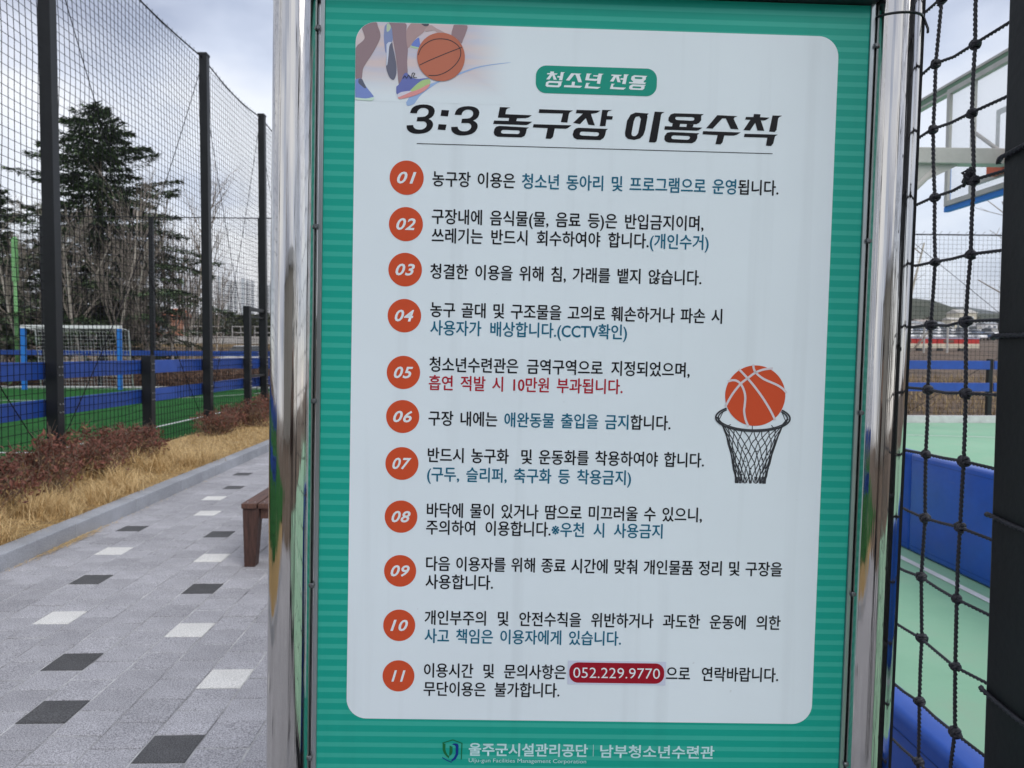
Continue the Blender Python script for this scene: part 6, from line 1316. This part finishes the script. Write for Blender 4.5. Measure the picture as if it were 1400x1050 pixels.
# hair, ears, eyes, nose, mouth
b = MB(); hc = Vector((0, .03, 1.645)); n_ = 18
for j in range(9):
    for i in range(n_ + 1): pass
prof = []
def hairpt(u, v):
    a = lerp(-1.0, math.pi + 1.0, u) + math.pi; t = lerp(0, 1.75, v)
    return hc + Vector((.091 * math.sin(t) * math.cos(a), -.004 + .108 * math.sin(t) * math.sin(a), .018 + .098 * math.cos(t)))
b.grid(24, 10, hairpt); b.build('hair', m_hair, pr, smooth=True)
for s in (-1, 1):
    b = MB(); b.tube([(.084 * s, .02, 1.615), (.092 * s, .015, 1.635), (.088 * s, .022, 1.655)], [.006, .011, .007], 8); b.build('ear', m_skin, pr, smooth=True)
    b = MB(); b.tube([(.032 * s, .118, 1.635), (.032 * s, .126, 1.635)], [.011, .007], 10); b.build('eye', mat('eye_white', (.6, .6, .58), .3), pr, smooth=True)
b = MB(); b.tube([(0, .118, 1.645), (0, .138, 1.615), (0, .128, 1.605)], [.006, .012, .009], 8); b.build('nose', m_skin, pr, smooth=True)
b = MB(); b.tube([(-.022, .118, 1.578), (0, .125, 1.577), (.022, .118, 1.578)], [.003, .006, .003], 8); b.build('mouth', mat('lips', (.36, .14, .12), .5), pr, smooth=True)
for s in (-1, 1):                                            # palm, four fingers and a thumb behind the phone
    w0 = Vector((.085 * s, .34, 1.42)); fv = [tuple(w0), tuple(w0 + Vector((-.004 * s, .035, .035))), tuple(w0 + Vector((-.006 * s, .06, .062)))]
    fe = [(0, 1), (1, 2)]; fr = [(.024, .020), (.036, .016), (.036, .012)]
    hand = skin_mesh('hand', fv, fe, fr, m_skin, pr, sub=2)
    for q in range(4):
        k0 = w0 + Vector((.004 * s, .055, .060)) + Vector((-.002 * s, .010 - .001 * q, -.026 + .019 * q)); ln = (.052, .064, .068, .060)[q]
        fv = [tuple(k0), tuple(k0 + Vector((.006 * s, ln * .35, .004))), tuple(k0 + Vector((-.010 * s, ln * .55, .006))), tuple(k0 + Vector((-.032 * s, ln * .58, .006)))]
        skin_mesh('finger', fv, [(0, 1), (1, 2), (2, 3)], [.0095, .009, .008, .0065], m_skin, pr, sub=1)
    fv = [tuple(w0 + Vector((-.012 * s, .030, .030))), tuple(w0 + Vector((-.030 * s, .048, .042))), tuple(w0 + Vector((-.044 * s, .058, .054)))]
    skin_mesh('thumb', fv, [(0, 1), (1, 2)], [.013, .011, .0085], m_skin, pr, sub=1)
ph_ = empty('phone', (0, -0.045, 1.492)); tag(ph_, 'black phone held up in both hands in front of the face', 'phone')
b = MB(); b.box(-.078, .078, -.004, .004, -.037, .037); b.build('case', m_dkst, ph_, bevel=.003)
b = MB(); b.tube([(-.045, .0041, .015), (-.045, .0075, .015)], .011, 16); b.tube([(-.02, .0041, .015), (-.02, .0075, .015)], .009, 16); b.build('lens', m_glass, ph_)
b = MB(); b.box(-.074, .074, -.0052, -.0042, -.034, .034); b.build('screen', m_glass, ph_)

# what stands behind the camera and shows in the chrome: a pale hall and trees
yh = house(-6, -34, 26, 12, 7.5, 2.2, 'long pale hall behind the viewer mirrored in the chrome posts', mat('hall_wall', (.52, .49, .43), .8, nscale=1.5, namt=.1), mat('hall_roof', (.18, .19, .20), .6))
for x, y, k, s, lab in ((-9, -17, 3, 1.2, 'bare tree behind the viewer left of the path'), (-3.9, -13, 1, .9, 'bare tree behind the viewer beside the path'), (8, -19, 0, 1.1, 'bare tree behind the viewer beyond the court')):
    r = empty('bare_tree', (x, y, 0)); r.scale = (s, s, s); tag(r, lab, 'tree'); link('trunk', bt[k][0], r); link('branches', bt[k][1], r)

# ------------------------------------------------------------------ air
if HAZE:
    b = MB(); b.box(-2550, 2550, -58, 5150, -1.6, 145); hz = b.mesh('haze', [])
    m = bpy.data.materials.new('haze'); m.use_nodes = True; nt = m.node_tree; nt.nodes.clear()
    o_ = nt.nodes.new('ShaderNodeOutputMaterial'); pv = nt.nodes.new('ShaderNodeVolumePrincipled'); pv.inputs['Density'].default_value = HAZE; pv.inputs['Color'].default_value = (.95, .96, 1, 1); pv.inputs['Anisotropy'].default_value = 0.2
    nt.links.new(pv.outputs[0], o_.inputs['Volume']); hz.materials.append(m); tag(link('haze', hz), kind='stuff')
